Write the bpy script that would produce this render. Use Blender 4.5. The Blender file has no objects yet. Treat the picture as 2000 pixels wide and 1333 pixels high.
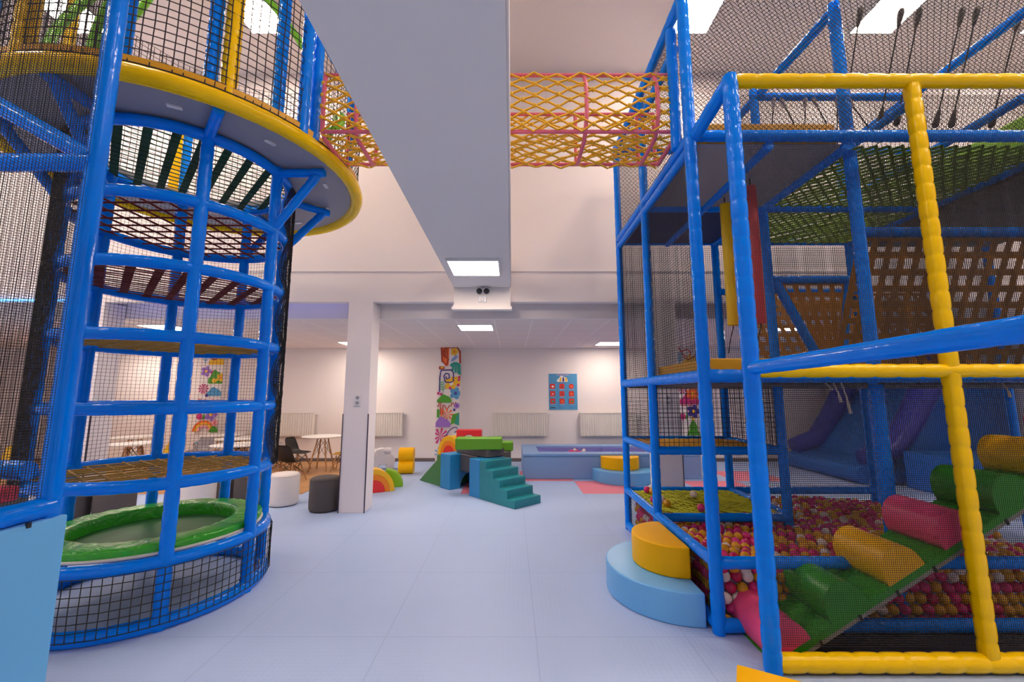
import bpy, math, random
from mathutils import Vector, Matrix
random.seed(7)
sc = bpy.context.scene
COL = sc.collection
PI = math.pi
R = math.radians

# ------------------------------------------------------------------ camera, world, exposure
cd = bpy.data.cameras.new('camera'); cam = bpy.data.objects.new('camera', cd); COL.objects.link(cam)
cd.sensor_width = 36.0; cd.lens = 807 * 36 / 2000; cd.clip_start = 0.05; cd.clip_end = 100
cam.location = (0, 0, 1.6); cam.rotation_euler = (R(90 + 7.39), 0, 0)
sc.camera = cam
w = bpy.data.worlds.new('world'); sc.world = w; w.use_nodes = True
w.node_tree.nodes['Background'].inputs[0].default_value = (0.6, 0.7, 0.9, 1)
w.node_tree.nodes['Background'].inputs[1].default_value = 0.3
sc.view_settings.view_transform = 'Standard'; sc.view_settings.look = 'None'
sc.view_settings.gamma = 1.0; sc.view_settings.use_curve_mapping = False
sc.view_settings.exposure = 0.1
HALL_W = 51.0      # radiance of the ceiling panels of the tall hall
LOW_W = 31.0        # radiance of the panels of the low ceiling

# ------------------------------------------------------------------ materials
def mat(name, col, rough=0.5, spec=0.5, emit=None, est=0.0, metal=0.0, bump=None, coat=0.0, trans=0.0):
    m = bpy.data.materials.new(name); m.use_nodes = True
    nt = m.node_tree; b = nt.nodes['Principled BSDF']
    b.inputs['Base Color'].default_value = (*col, 1); b.inputs['Roughness'].default_value = rough
    b.inputs['Specular IOR Level'].default_value = spec; b.inputs['Metallic'].default_value = metal
    if coat: b.inputs['Coat Weight'].default_value = coat; b.inputs['Coat Roughness'].default_value = 0.08
    if trans: b.inputs['Transmission Weight'].default_value = trans
    if emit: b.inputs['Emission Color'].default_value = (*emit, 1); b.inputs['Emission Strength'].default_value = est
    if bump:
        sc_, st, di = bump
        tc = nt.nodes.new('ShaderNodeTexCoord'); n = nt.nodes.new('ShaderNodeTexNoise'); n.inputs['Scale'].default_value = sc_
        n.inputs['Detail'].default_value = 3
        bp = nt.nodes.new('ShaderNodeBump'); bp.inputs['Strength'].default_value = st; bp.inputs['Distance'].default_value = di
        nt.links.new(tc.outputs['Object'], n.inputs['Vector']); nt.links.new(n.outputs['Fac'], bp.inputs['Height'])
        nt.links.new(bp.outputs['Normal'], b.inputs['Normal'])
    return m

def brick(name, c1, c2, mortar, bw, bh, ms, offset=0.0, rough=0.6, off=(0, 0, 0), bumpst=0.0, rot=0.0, noise=None, spec=0.4):
    m = mat(name, c1, rough, spec); nt = m.node_tree; b = nt.nodes['Principled BSDF']
    tc = nt.nodes.new('ShaderNodeTexCoord'); mp = nt.nodes.new('ShaderNodeMapping')
    mp.inputs['Location'].default_value = off; mp.inputs['Rotation'].default_value = (0, 0, rot)
    br = nt.nodes.new('ShaderNodeTexBrick'); br.offset = offset
    br.inputs['Color1'].default_value = (*c1, 1); br.inputs['Color2'].default_value = (*c2, 1); br.inputs['Mortar'].default_value = (*mortar, 1)
    br.inputs['Scale'].default_value = 1; br.inputs['Mortar Size'].default_value = ms; br.inputs['Mortar Smooth'].default_value = 0.1
    br.inputs['Brick Width'].default_value = bw; br.inputs['Row Height'].default_value = bh
    nt.links.new(tc.outputs['Object'], mp.inputs[0]); nt.links.new(mp.outputs[0], br.inputs['Vector'])
    nt.links.new(br.outputs['Color'], b.inputs['Base Color'])
    if bumpst:
        v = nt.nodes.new('ShaderNodeTexVoronoi'); v.inputs['Scale'].default_value = 28; v.inputs['Randomness'].default_value = 0.15
        mx = nt.nodes.new('ShaderNodeMath'); mx.operation = 'SUBTRACT'
        bp = nt.nodes.new('ShaderNodeBump'); bp.inputs['Strength'].default_value = bumpst; bp.inputs['Distance'].default_value = 0.004
        nt.links.new(mp.outputs[0], v.inputs['Vector']); nt.links.new(v.outputs['Distance'], mx.inputs[0]); nt.links.new(br.outputs['Fac'], mx.inputs[1])
        nt.links.new(mx.outputs[0], bp.inputs['Height']); nt.links.new(bp.outputs['Normal'], b.inputs['Normal'])
    return m

def crinkle(name, col, rough=0.4, spec=0.5, scale=7.0, st=0.35, coat=0.0):       # vinyl cover with soft creases
    m = mat(name, col, rough, spec, coat=coat); nt = m.node_tree; b = nt.nodes['Principled BSDF']
    tc = nt.nodes.new('ShaderNodeTexCoord'); n = nt.nodes.new('ShaderNodeTexNoise'); n.inputs['Scale'].default_value = scale
    n.inputs['Detail'].default_value = 2; n.inputs['Distortion'].default_value = 1.5
    bp = nt.nodes.new('ShaderNodeBump'); bp.inputs['Strength'].default_value = st; bp.inputs['Distance'].default_value = 0.02
    nt.links.new(tc.outputs['Object'], n.inputs['Vector']); nt.links.new(n.outputs['Fac'], bp.inputs['Height'])
    nt.links.new(bp.outputs['Normal'], b.inputs['Normal'])
    return m

M = {}
M['blue'] = mat('glossy_blue_vinyl', (0.0, 0.24, 1.0), 0.12, 0.22, bump=(26, 0.35, 0.006))
M['yellow'] = mat('glossy_yellow_vinyl', (0.98, 0.62, 0.0), 0.22, 0.25, bump=(22, 0.2, 0.006))
M['orange'] = mat('orange_vinyl', (0.80, 0.40, 0.008), 0.4)
M['green_tube'] = mat('green_vinyl_tube', (0.20, 0.62, 0.02), 0.3)
M['pink_pipe'] = mat('pink_vinyl_pipe', (0.80, 0.16, 0.25), 0.3)
M['black'] = mat('black_net_cord', (0.012, 0.011, 0.013), 0.7)
M['darknet'] = mat('dark_brown_net_cord', (0.03, 0.022, 0.025), 0.8)
M['deck'] = mat('grey_deck_board', (0.33, 0.33, 0.37), 0.6, bump=(60, 0.1, 0.002))
M['deckdark'] = mat('dark_grey_deck_board', (0.10, 0.095, 0.10), 0.6)
M['navy'] = mat('navy_fabric_board', (0.02, 0.05, 0.16), 0.7)
M['redrope'] = mat('dark_red_rope', (0.16, 0.012, 0.01), 0.8)
M['greenrope'] = mat('dark_green_strap', (0.004, 0.07, 0.03), 0.7)
M['tanrope'] = mat('tan_rope', (0.42, 0.24, 0.05), 0.8)
M['yrope'] = mat('yellow_rope', (0.85, 0.50, 0.02), 0.6)
M['limerope'] = mat('yellow_green_rope', (0.55, 0.58, 0.02), 0.7)
M['grope'] = mat('green_rope', (0.15, 0.27, 0.015), 0.8)
M['web'] = mat('orange_webbing', (0.44, 0.18, 0.012), 0.8)
M['black_rope'] = mat('black_rope', (0.01, 0.01, 0.011), 0.7)
M['grip'] = mat('black_rubber_grip', (0.015, 0.013, 0.013), 0.6)
M['tramp'] = crinkle('green_trampoline_cover', (0.03, 0.42, 0.012), 0.28, 0.6, 9, 0.8)
M['trampmat'] = mat('green_jumping_mat', (0.02, 0.15, 0.03), 0.55)
M['whiterim'] = mat('white_piping', (0.75, 0.72, 0.66), 0.5)
M['lightblue'] = crinkle('light_blue_vinyl', (0.16, 0.50, 0.92), 0.36, 0.6, 5, 0.12)
M['panelblue'] = mat('pale_blue_panel_vinyl', (0.19, 0.58, 0.98), 0.5, 0.2)
M['midyellow'] = crinkle('yellow_vinyl_block', (1.0, 0.52, 0.0), 0.45, 0.2, 6, 0.15)
M['rampgreen'] = mat('green_ramp_vinyl', (0.03, 0.34, 0.012), 0.4)
M['rollgreen'] = mat('dark_green_roller_vinyl', (0.03, 0.33, 0.015), 0.35)
M['rollpink'] = mat('pink_roller_vinyl', (0.95, 0.09, 0.24), 0.3)
M['rollyellow'] = mat('yellow_roller_vinyl', (0.98, 0.50, 0.0), 0.35)
M['board'] = mat('grey_plywood_edge', (0.35, 0.33, 0.30), 0.7)
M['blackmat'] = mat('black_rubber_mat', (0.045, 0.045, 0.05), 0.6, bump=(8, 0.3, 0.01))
M['bagred'] = mat('red_bag_vinyl', (0.55, 0.03, 0.05), 0.4)
M['bagyellow'] = mat('yellow_bag_vinyl', (0.75, 0.50, 0.01), 0.4)
M['wall'] = mat('white_painted_wall', (0.86, 0.80, 0.785), 0.75, 0.2, bump=(90, 0.05, 0.002))
M['ceil'] = mat('white_ceiling_plaster', (0.88, 0.80, 0.75), 0.8, 0.2)
M['duct'] = mat('white_plasterboard', (0.86, 0.81, 0.78), 0.7, 0.2)
M['colm'] = mat('white_column_paint', (0.86, 0.80, 0.80), 0.6, 0.25)
M['dark'] = mat('black_plastic', (0.02, 0.018, 0.022), 0.5)
M['darkstrip'] = mat('dark_corner_profile', (0.05, 0.04, 0.07), 0.4)
M['skirt'] = mat('grey_brown_skirting', (0.16, 0.13, 0.13), 0.5)
M['whiteplastic'] = mat('white_plastic', (0.80, 0.80, 0.82), 0.35)
M['radiator'] = mat('cream_radiator_enamel', (0.80, 0.76, 0.70), 0.35)
M['lampframe'] = mat('white_lamp_frame', (0.75, 0.75, 0.75), 0.4)
M['hallpanel'] = mat('lit_panel', (1, 1, 1), 0.5, emit=(1.0, 0.80, 0.66), est=HALL_W)
M['lowpanel'] = mat('lit_low_panel', (1, 1, 1), 0.5, emit=(1.0, 0.82, 0.69), est=LOW_W)
M['led'] = mat('blue_led', (0.1, 0.3, 1), 0.5, emit=(0.06, 0.35, 1.0), est=7.0)
M['led_dim'] = mat('dim_blue_led', (0.1, 0.2, 1), 0.5, emit=(0.22, 0.24, 1.0), est=2.2)
M['wood'] = mat('pale_wood', (0.55, 0.30, 0.13), 0.5, bump=(40, 0.1, 0.002))
M['tabletop'] = mat('white_table_laminate', (0.82, 0.80, 0.77), 0.35)
M['cwhite'] = mat('white_shell', (0.80, 0.78, 0.77), 0.4)
M['cblack'] = mat('black_shell', (0.012, 0.012, 0.014), 0.45)
M['cyellow'] = mat('yellow_shell', (0.80, 0.50, 0.01), 0.4)
M['cgrey'] = mat('grey_shell', (0.36, 0.34, 0.37), 0.45)
M['wire'] = mat('dark_wire', (0.03, 0.03, 0.03), 0.4, metal=0.6)
M['poufwhite'] = mat('white_leatherette', (0.78, 0.73, 0.70), 0.5)
M['poufgrey'] = mat('grey_felt', (0.105, 0.092, 0.09), 0.85, 0.2, bump=(150, 0.3, 0.003))
M['teal'] = crinkle('teal_vinyl', (0.012, 0.24, 0.29), 0.35, 0.5, 7, 0.5)
M['blockblue'] = crinkle('blue_block_vinyl', (0.02, 0.27, 0.60), 0.4, 0.5, 6, 0.3)
M['wedge'] = mat('green_wedge_vinyl', (0.06, 0.22, 0.06), 0.5)
M['blockgrey'] = crinkle('dark_grey_block_vinyl', (0.11, 0.10, 0.105), 0.45, 0.5, 6, 0.3)
M['blockgreen'] = mat('bright_green_block_vinyl', (0.12, 0.36, 0.008), 0.45)
M['blockred'] = mat('red_block_vinyl', (0.72, 0.02, 0.03), 0.4)
M['rbyellow'] = mat('rainbow_yellow_vinyl', (0.90, 0.50, 0.008), 0.4)
M['rborange'] = mat('rainbow_orange_vinyl', (0.88, 0.25, 0.01), 0.4)
M['rbred'] = mat('rainbow_red_vinyl', (0.80, 0.03, 0.03), 0.4)
M['lime'] = mat('lime_green_vinyl', (0.22, 0.50, 0.01), 0.4)
M['animal'] = mat('white_grey_vinyl', (0.66, 0.64, 0.68), 0.45)
M['poolblue'] = crinkle('pool_light_blue_vinyl', (0.22, 0.38, 0.68), 0.45, 0.4, 4, 0.2)
M['poolpurple'] = mat('pool_inner_vinyl', (0.30, 0.30, 0.68), 0.5)
M['ballpink'] = mat('pink_ball', (0.72, 0.03, 0.20), 0.18, 0.5)
M['ballyellow'] = mat('yellow_ball', (0.72, 0.35, 0.015), 0.18, 0.5)
M['ballwhite'] = mat('white_ball', (0.80, 0.70, 0.66), 0.18, 0.5)
M['ballred'] = mat('raspberry_ball', (0.55, 0.01, 0.08), 0.18, 0.5)
M['inflblue'] = mat('inflatable_blue_pvc', (0.01, 0.16, 0.60), 0.35)
M['inflpurple'] = mat('inflatable_violet_pvc', (0.05, 0.06, 0.42), 0.3)
M['redmat'] = mat('red_mat_vinyl', (0.55, 0.02, 0.06), 0.4)
M['cord'] = mat('beige_cord', (0.55, 0.50, 0.45), 0.8)
M['floor'] = brick('blue_foam_mats', (0.42, 0.55, 0.82), (0.415, 0.545, 0.81), (0.36, 0.47, 0.73), 1.0, 1.0, 0.0035, 0.0, 0.55, (-0.16, 0.02, 0), 0.55, spec=0.3)
M['floorpink'] = brick('pink_foam_mats', (0.85, 0.25, 0.33), (0.85, 0.25, 0.33), (0.6, 0.2, 0.3), 1.0, 1.0, 0.0035, 0.0, 0.55, (-0.16, 0.02, 0), 0.25, spec=0.3)
M['woodfloor'] = brick('oak_floor_boards', (0.60, 0.32, 0.12), (0.52, 0.27, 0.10), (0.33, 0.17, 0.07), 1.2, 0.16, 0.004, 0.4, 0.4)
M['tiles'] = brick('mineral_ceiling_tiles', (0.86, 0.76, 0.74), (0.86, 0.76, 0.74), (0.95, 0.88, 0.86), 0.6, 0.6, 0.014, 0.0, 0.85, (0.28, 0.05, 0), spec=0.15)

# ------------------------------------------------------------------ mesh builder
class MB:
    def __init__(s): s.v = []; s.f = []; s.m = []; s.s = []
    def add(s, vs, fs, mi=0, sm=False):
        o = len(s.v); s.v += [tuple(p) for p in vs]
        for f in fs: s.f.append(tuple(i + o for i in f)); s.m.append(mi); s.s.append(sm)
    def box(s, lo, hi, mi=0, mx=None):
        (a, b, c), (d, e, g) = lo, hi
        vs = [(a, b, c), (d, b, c), (d, e, c), (a, e, c), (a, b, g), (d, b, g), (d, e, g), (a, e, g)]
        if mx is not None: vs = [mx @ Vector(p) for p in vs]
        s.add(vs, [(0, 3, 2, 1), (4, 5, 6, 7), (0, 1, 5, 4), (1, 2, 6, 5), (2, 3, 7, 6), (3, 0, 4, 7)], mi)
    def tube(s, pts, r, n=10, mi=0, closed=False, cap=True, sm=True, sq=None, ref=None, phase=0.0):
        pts = [Vector(p) for p in pts]; N = len(pts)
        rr = r if isinstance(r, (list, tuple)) else [r] * N
        def tang(i):
            if closed: return (pts[(i + 1) % N] - pts[i - 1]).normalized()
            a = pts[max(i - 1, 0)]; b = pts[min(i + 1, N - 1)]
            return (b - a).normalized()
        t0 = tang(0)
        u = Vector(ref) if ref else (Vector((0, 0, 1)) if abs(t0.z) < 0.9 else Vector((1, 0, 0)))
        vs = []
        for i in range(N):
            t = tang(i); u = (u - t * u.dot(t))
            u = u.normalized() if u.length > 1e-6 else t.orthogonal().normalized()
            b = t.cross(u)
            for k in range(n):
                a = 2 * PI * k / n + phase; c, d = math.cos(a), math.sin(a); q = rr[i]
                if sq:
                    q = rr[i] / ((abs(c) ** sq + abs(d) ** sq) ** (1.0 / sq))
                vs.append(pts[i] + u * (c * q) + b * (d * q))
        fs = []
        for i in range(N if closed else N - 1):
            j = (i + 1) % N
            for k in range(n): fs.append((i * n + k, i * n + (k + 1) % n, j * n + (k + 1) % n, j * n + k))
        s.add(vs, fs, mi, sm)
        if cap and not closed and n > 3:
            s.add(vs[:n], [tuple(reversed(range(n)))], mi); s.add(vs[-n:], [tuple(range(n))], mi)
    def wire(s, pts, r, mi=0): s.tube(pts, r, 3, mi, cap=False, sm=False)
    def extrude(s, prof, fn, w0, w1, mi=0, mside=None, sm=False):      # prof: ccw list (u,v); fn(u,v,w) -> xyz
        n = len(prof); ms = mi if mside is None else mside
        vs = [fn(u, v, w0) for u, v in prof] + [fn(u, v, w1) for u, v in prof]
        s.add(vs, [tuple(reversed(range(n))), tuple(range(n, 2 * n))], mi)
        if sm: s.add(vs, [])
        o = len(s.v) - 2 * n
        for k in range(n):
            j = (k + 1) % n
            s.f.append((o + k, o + j, o + n + j, o + n + k)); s.m.append(ms); s.s.append(sm)
    def lathe(s, prof, c=(0, 0, 0), n=32, mi=0, sm=True, a0=0.0, a1=2 * PI):
        full = abs(a1 - a0 - 2 * PI) < 1e-6; m = n if full else n + 1; vs = []
        for k in range(m):
            a = a0 + (a1 - a0) * k / n
            for r, z in prof: vs.append((c[0] + r * math.cos(a), c[1] + r * math.sin(a), c[2] + z))
        p = len(prof); fs = []
        for k in range(n):
            j = (k + 1) % m
            for i in range(p - 1): fs.append((k * p + i, j * p + i, j * p + i + 1, k * p + i + 1))
        s.add(vs, fs, mi, sm)
    def sphere(s, c, r, mi=0, nu=12, nv=8, sz=1.0):
        prof = [(max(1e-5, r * math.sin(PI * i / nv)), -r * sz * math.cos(PI * i / nv)) for i in range(nv + 1)]
        s.lathe(prof, c, nu, mi)
    def build(s, name, mats, parent=None, bevel=0.0, off=None):
        me = bpy.data.meshes.new(name)
        vs = s.v
        if off is not None: vs = [(x - off[0], y - off[1], z - off[2]) for x, y, z in vs]
        me.from_pydata(vs, [], s.f)
        if not isinstance(mats, (list, tuple)): mats = [mats]
        for k in mats: me.materials.append(M[k] if isinstance(k, str) else k)
        me.polygons.foreach_set('material_index', s.m); me.polygons.foreach_set('use_smooth', s.s); me.update()
        o = bpy.data.objects.new(name, me); COL.objects.link(o)
        if parent is not None: o.parent = parent
        if bevel:
            b = o.modifiers.new('bevel', 'BEVEL'); b.width = bevel; b.segments = 3; b.limit_method = 'ANGLE'; b.angle_limit = R(40)
        return o

def tag(o, label=None, cat=None, group=None, kind=None):
    if label: o['label'] = label
    if cat: o['category'] = cat
    if group: o['group'] = group
    if kind: o['kind'] = kind
    return o
def thing(name, label, cat, loc=(0, 0, 0), rz=0.0, group=None):
    o = bpy.data.objects.new(name, None); COL.objects.link(o); o.empty_display_size = 0.1
    o.location = loc; o.rotation_euler = (0, 0, rz)
    return tag(o, label, cat, group)
def part(name, mb, mats, t, bevel=0.0, world=True):          # a part given in world coordinates under an unrotated thing
    root = t
    while root.parent is not None: root = root.parent
    return mb.build(name, mats, t, bevel, tuple(root.location) if world else None)
def struct(name, mb, mats, bevel=0.0):
    return tag(mb.build(name, mats, None, bevel), kind='structure')
def dup(root, loc, rz, label=None, group=None):
    r = root.copy(); COL.objects.link(r); r.location = loc; r.rotation_euler = (0, 0, rz)
    if label: r['label'] = label
    if group: r['group'] = group
    def kids(a, b):
        for ch in list(a.children):
            c = ch.copy(); COL.objects.link(c); c.parent = b; kids(ch, c)
    kids(root, r)
    return r

def pipe_pts(path, r, seg=0.13, pinch=0.09, closed=False):
    P = [Vector(p) for p in path]
    if closed: P = P + [P[0]]
    L = [0.0]
    for a, b in zip(P, P[1:]): L.append(L[-1] + (b - a).length)
    ns = max(1, round(L[-1] / seg)); out = []; rad = []
    prof = [(0.0, 1 - pinch), (0.10, 1 - pinch * 0.3), (0.3, 1.0), (0.7, 1.0), (0.90, 1 - pinch * 0.3)]
    k = 0
    for i in range(ns):
        for t, q in prof:
            d = (i + t) / ns * L[-1]
            while k < len(L) - 2 and L[k + 1] < d: k += 1
            f = (d - L[k]) / max(1e-9, L[k + 1] - L[k])
            out.append(P[k].lerp(P[k + 1], f)); rad.append(r * q)
    if not closed: out.append(P[-1]); rad.append(r * (1 - pinch))
    return out, rad
def pipe(name, t, path, m='blue', r=0.045, seg=0.13, pinch=0.09, closed=False, n=12, sq=None, phase=0.0, ref=None):
    mb = MB(); p, rad = pipe_pts(path, r, seg, pinch, closed)
    mb.tube(p, rad, n, closed=closed, sq=sq, phase=phase, ref=ref)
    return part(name, mb, m, t)
def circle(c, r, z, n=72, a0=0.0, a1=2 * PI, inc=False):
    m = n + 1 if inc else n
    return [(c[0] + r * math.cos(a0 + (a1 - a0) * k / n), c[1] + r * math.sin(a0 + (a1 - a0) * k / n), z) for k in range(m)]
def grid_net(mb, fn, nu, nv, r, su=4, sv=4, jit=0.0, diag=False):      # fn(u,v) in [0,1]^2 -> point
    def q(u, v):
        p = Vector(fn(u, v))
        if jit: p += Vector((random.uniform(-jit, jit), random.uniform(-jit, jit), random.uniform(-jit, jit)))
        return p
    if not diag:
        for i in range(nu + 1):
            js = list(range(0, nv, sv)) + [nv]; mb.wire([q(i / nu, j / nv) for j in js], r)
        for j in range(nv + 1):
            iss = list(range(0, nu, su)) + [nu]; mb.wire([q(i / nu, j / nv) for i in iss], r)
    else:
        for k in range(-nv, nu + 1, 2):
            a, b = max(0, -k), min(nv, nu - k)
            if b > a: ts = list(range(a, b, su)) + [b]; mb.wire([q((k + t) / nu, t / nv) for t in ts], r)
        for k in range(0, nu + nv + 1, 2):
            a, b = max(0, k - nu), min(nv, k)
            if b > a: ts = list(range(a, b, su)) + [b]; mb.wire([q((k - t) / nu, t / nv) for t in ts], r)
def plane_net(t, name, a, b, c, pitch, r, m='black', diag=False, jit=0.0, su=6):   # a corner, b end of u, c end of v
    a, b, c = Vector(a), Vector(b), Vector(c)
    nu = max(2, int((b - a).length / pitch)); nv = max(2, int((c - a).length / pitch))
    if diag: nu += nu % 2; nv += nv % 2
    mb = MB(); grid_net(mb, lambda u, v: a + (b - a) * u + (c - a) * v, nu, nv, r, su, su, jit, diag)
    return part(name, mb, m, t)
def E_(o): return o

# ------------------------------------------------------------------ the hall
YB = 10.24     # back wall
YU = 5.87      # plane of the tall hall's end wall
ZL = 2.75      # low ceiling
ZH = 6.57      # tall ceiling
XL, XR, YF = -13.0, 9.5, -6.0
# floor: mats of one metre; some of them pink
mb = MB()
px = {(0, 8), (1, 7), (2, 8), (3, 7), (4, 8), (7, 8), (-1, 7)}
for i in range(int(XL) - 1, 11):
    for j in range(-6, 11):
        x0, y0 = i + 0.16 - 0.0, j - 0.02
        mb.add([(x0, y0, 0), (x0 + 1, y0, 0), (x0 + 1, y0 + 1, 0), (x0, y0 + 1, 0)], [(0, 1, 2, 3)], 1 if (i, j) in px else 0)
mb.box((XL - 1, YF, -0.12), (11.2, YB + 0.8, -0.004))
struct('floor', mb, ['floor', 'floorpink'])
mb = MB(); mb.box((XL, 6.95, -0.002), (-3.4, YB, 0.006)); struct('floor_cafe', mb, 'woodfloor')
mb = MB(); mb.box((XL, YB, 0), (XR, YB + 0.15, 3.2)); struct('wall_back', mb, 'wall')
mb = MB(); mb.box((XL, YU, 2.935), (XR, YU + 0.12, ZH)); mb.box((XL, YU - 0.012, 3.385), (XR, YU, 3.40)); struct('wall_upper', mb, 'wall')
mb = MB(); mb.box((XL, 6.22, ZL), (XR, 6.34, 3.1)); struct('wall_fascia', mb, 'wall')
mb = MB(); mb.box((XL, YU + 0.12, 3.05), (XR, 6.22, 3.1)); struct('ceiling_recess', mb, 'ceil')
mb = MB(); mb.box((XL, 6.34, ZL), (XR, YB, ZL + 0.08)); struct('ceiling_low', mb, 'tiles')
mb = MB(); mb.box((XL, YF, ZH), (XR, YU + 0.12, ZH + 0.1)); struct('ceiling_high', mb, 'ceil')
mb = MB(); mb.box((XL - 0.15, YF, 0), (XL, YB + 0.15, ZH)); struct('wall_left', mb, 'wall')
mb = MB(); mb.box((XR, YF, 0), (XR + 0.15, YB + 0.15, ZH)); struct('wall_right', mb, 'wall')
mb = MB(); mb.box((XL, YF - 0.15, 0), (XR, YF, ZH)); struct('wall_front', mb, 'wall')
mb = MB(); mb.box((XL, YB - 0.014, 0), (XR, YB, 0.08)); struct('baseboard_back', mb, 'skirt')
# plasterboard duct box under the tall ceiling, with the small downstand it dies into
mb = MB(); mb.box((-0.833, YF, 3.125), (-0.026, 5.80, 3.56)); mb.box((-0.026, YF, 3.14), (-0.012, 5.80, 3.56))
struct('beam_duct', mb, 'duct', 0.004)
mb = MB(); mb.box((-0.835, 5.78, 2.845), (-0.02, YU, 3.125)); mb.box((-0.86, 5.76, 2.80), (0.0, YU + 0.02, 2.845)); struct('trim_1', mb, 'duct', 0.004)
# columns with dark corner profiles
for k, (x0, x1) in enumerate([(-2.365, -2.012), (2.01, 2.36), (-6.25, -5.90)]):
    mb = MB(); mb.box((x0, 5.87, 0), (x1, 6.20, 2.94)); c = struct('column', mb, 'colm', 0.006)
    s = MB()
    for x in (x0, x1):
        s.box((x - 0.005, 5.862, 0), (x + 0.005, 5.885, 1.33))
    tag(s.build('corner_profile', 'darkstrip', c))

# ------------------------------------------------------------------ lamps
def ceiling_light(x, y, z, sx, sy, m, label, group, th=0.05):
    t = thing('ceiling_light', label, 'ceiling light', (x, y, z), 0, group)
    f = MB(); h = 0.02
    f.box((-sx, -sy, -th), (sx, -sy + h, 0)); f.box((-sx, sy - h, -th), (sx, sy, 0))
    f.box((-sx, -sy + h, -th), (-sx + h, sy - h, 0)); f.box((sx - h, -sy + h, -th), (sx, sy - h, 0))
    f.build('frame', 'lampframe', t)
    d = MB(); d.box((-sx + h, -sy + h, -th + 0.004), (sx - h, sy - h, -th + 0.014)); d.build('diffuser', m, t)
    return t
for y in (4.80, 2.2, -0.4):
    for x in (-10.6, -8.2, -5.75, -3.28, 2.38, 4.92, 7.25):
        if y > 4:
            lab = {-3.28: 'square lit panel on the tall ceiling above the round tower, beside the white duct box',
                   -5.75: 'square lit panel on the tall ceiling at the far left, behind the tower netting',
                   2.38: 'square lit panel on the tall ceiling above the corner of the right play frame',
                   4.92: 'square lit panel on the tall ceiling seen behind the hanging grip ropes',
                   7.25: 'square lit panel cut by the right edge of the photo'}.get(x, 'square lit panel on the tall ceiling, out of view to the left')
            grp = None if x > -6 else 'tall ceiling panels out of view'
        else: lab, grp = 'square lit panel on the tall ceiling, out of view', 'tall ceiling panels out of view'
        ceiling_light(x, y, ZH, 0.30, 0.30, 'hallpanel', lab, grp)
for x, y, lab in ((-0.62, 7.05, 'square lit panel in the low tiled ceiling straight behind the white duct box'),
                  (-5.95, 7.05, 'lit panel in the low tiled ceiling seen through the round tower'),
                  (4.85, 7.05, 'lit panel in the low tiled ceiling seen under the triangular webbing'),
                  (2.22, 9.30, 'lit panel in the low tiled ceiling above the blue rules poster'),
                  (-3.55, 9.30, 'lit panel in the low tiled ceiling half hidden by the white column'),
                  (-8.8, 9.30, 'lit panel in the low tiled ceiling over the cafe tables at the far left')):
    ceiling_light(x, y, ZL, 0.30, 0.30, 'lowpanel', lab, None, 0.012)
ceiling_light(-0.445, 4.79, 3.125, 0.305, 0.30, 'lowpanel', 'square lit panel fixed under the end of the white duct box', None, 0.034)
mb = MB(); mb.box((-12.9, 5.845, 2.945), (-6.42, 5.868, 2.965)); tag(mb.build('led_strip', 'led'), 'thin glowing blue light strip along the wall edge at the far left', 'light strip')
mb = MB(); mb.box((-5.85, 6.005, 2.995), (-2.45, 6.02, 3.01)); tag(mb.build('led_strip', 'led_dim'), 'blue light strip tucked behind the wall edge left of the white column', 'light strip')

# ------------------------------------------------------------------ small fittings
for x, lab in ((-0.465, 'left one of the two dark dome cameras under the duct box end'), (-0.362, 'right one of the two dark dome cameras under the duct box end')):
    t = thing('security_camera', lab, 'camera', (x, 5.76, 3.07))
    b = MB(); b.tube([(0, 0.02, 0.0), (0, -0.03, 0.0)], 0.052, 20); b.build('base', 'whiteplastic', t)
    b = MB(); b.sphere((0, -0.03, -0.012), 0.042, 0, 16, 10); b.build('dome', 'dark', t)
t = thing('motion_sensor', 'small white sensor box below the dome cameras', 'sensor', (-0.42, 5.78, 2.945))
b = MB(); b.box((-0.06, -0.03, -0.04), (0.06, 0.0, 0.05)); b.build('housing', 'whiteplastic', t, 0.012)
b = MB(); b.sphere((0, -0.028, -0.005), 0.028, 0, 12, 8); b.build('lens', 'duct', t)
for x, lab in ((-2.17, 'white double switch on the left white column'), (2.19, 'white double switch on the right white column behind the netting')):
    t = thing('wall_switch', lab, 'switch', (x, 5.87, 1.52))
    b = MB(); b.box((-0.045, -0.014, -0.08), (0.045, 0, 0.08)); b.build('plate', 'whiteplastic', t, 0.006)
    for z in (0.036, -0.036):
        b = MB(); b.tube([(0, -0.012, z), (0, -0.020, z)], 0.024, 16); b.build('socket_ring', 'cgrey', t)
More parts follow.
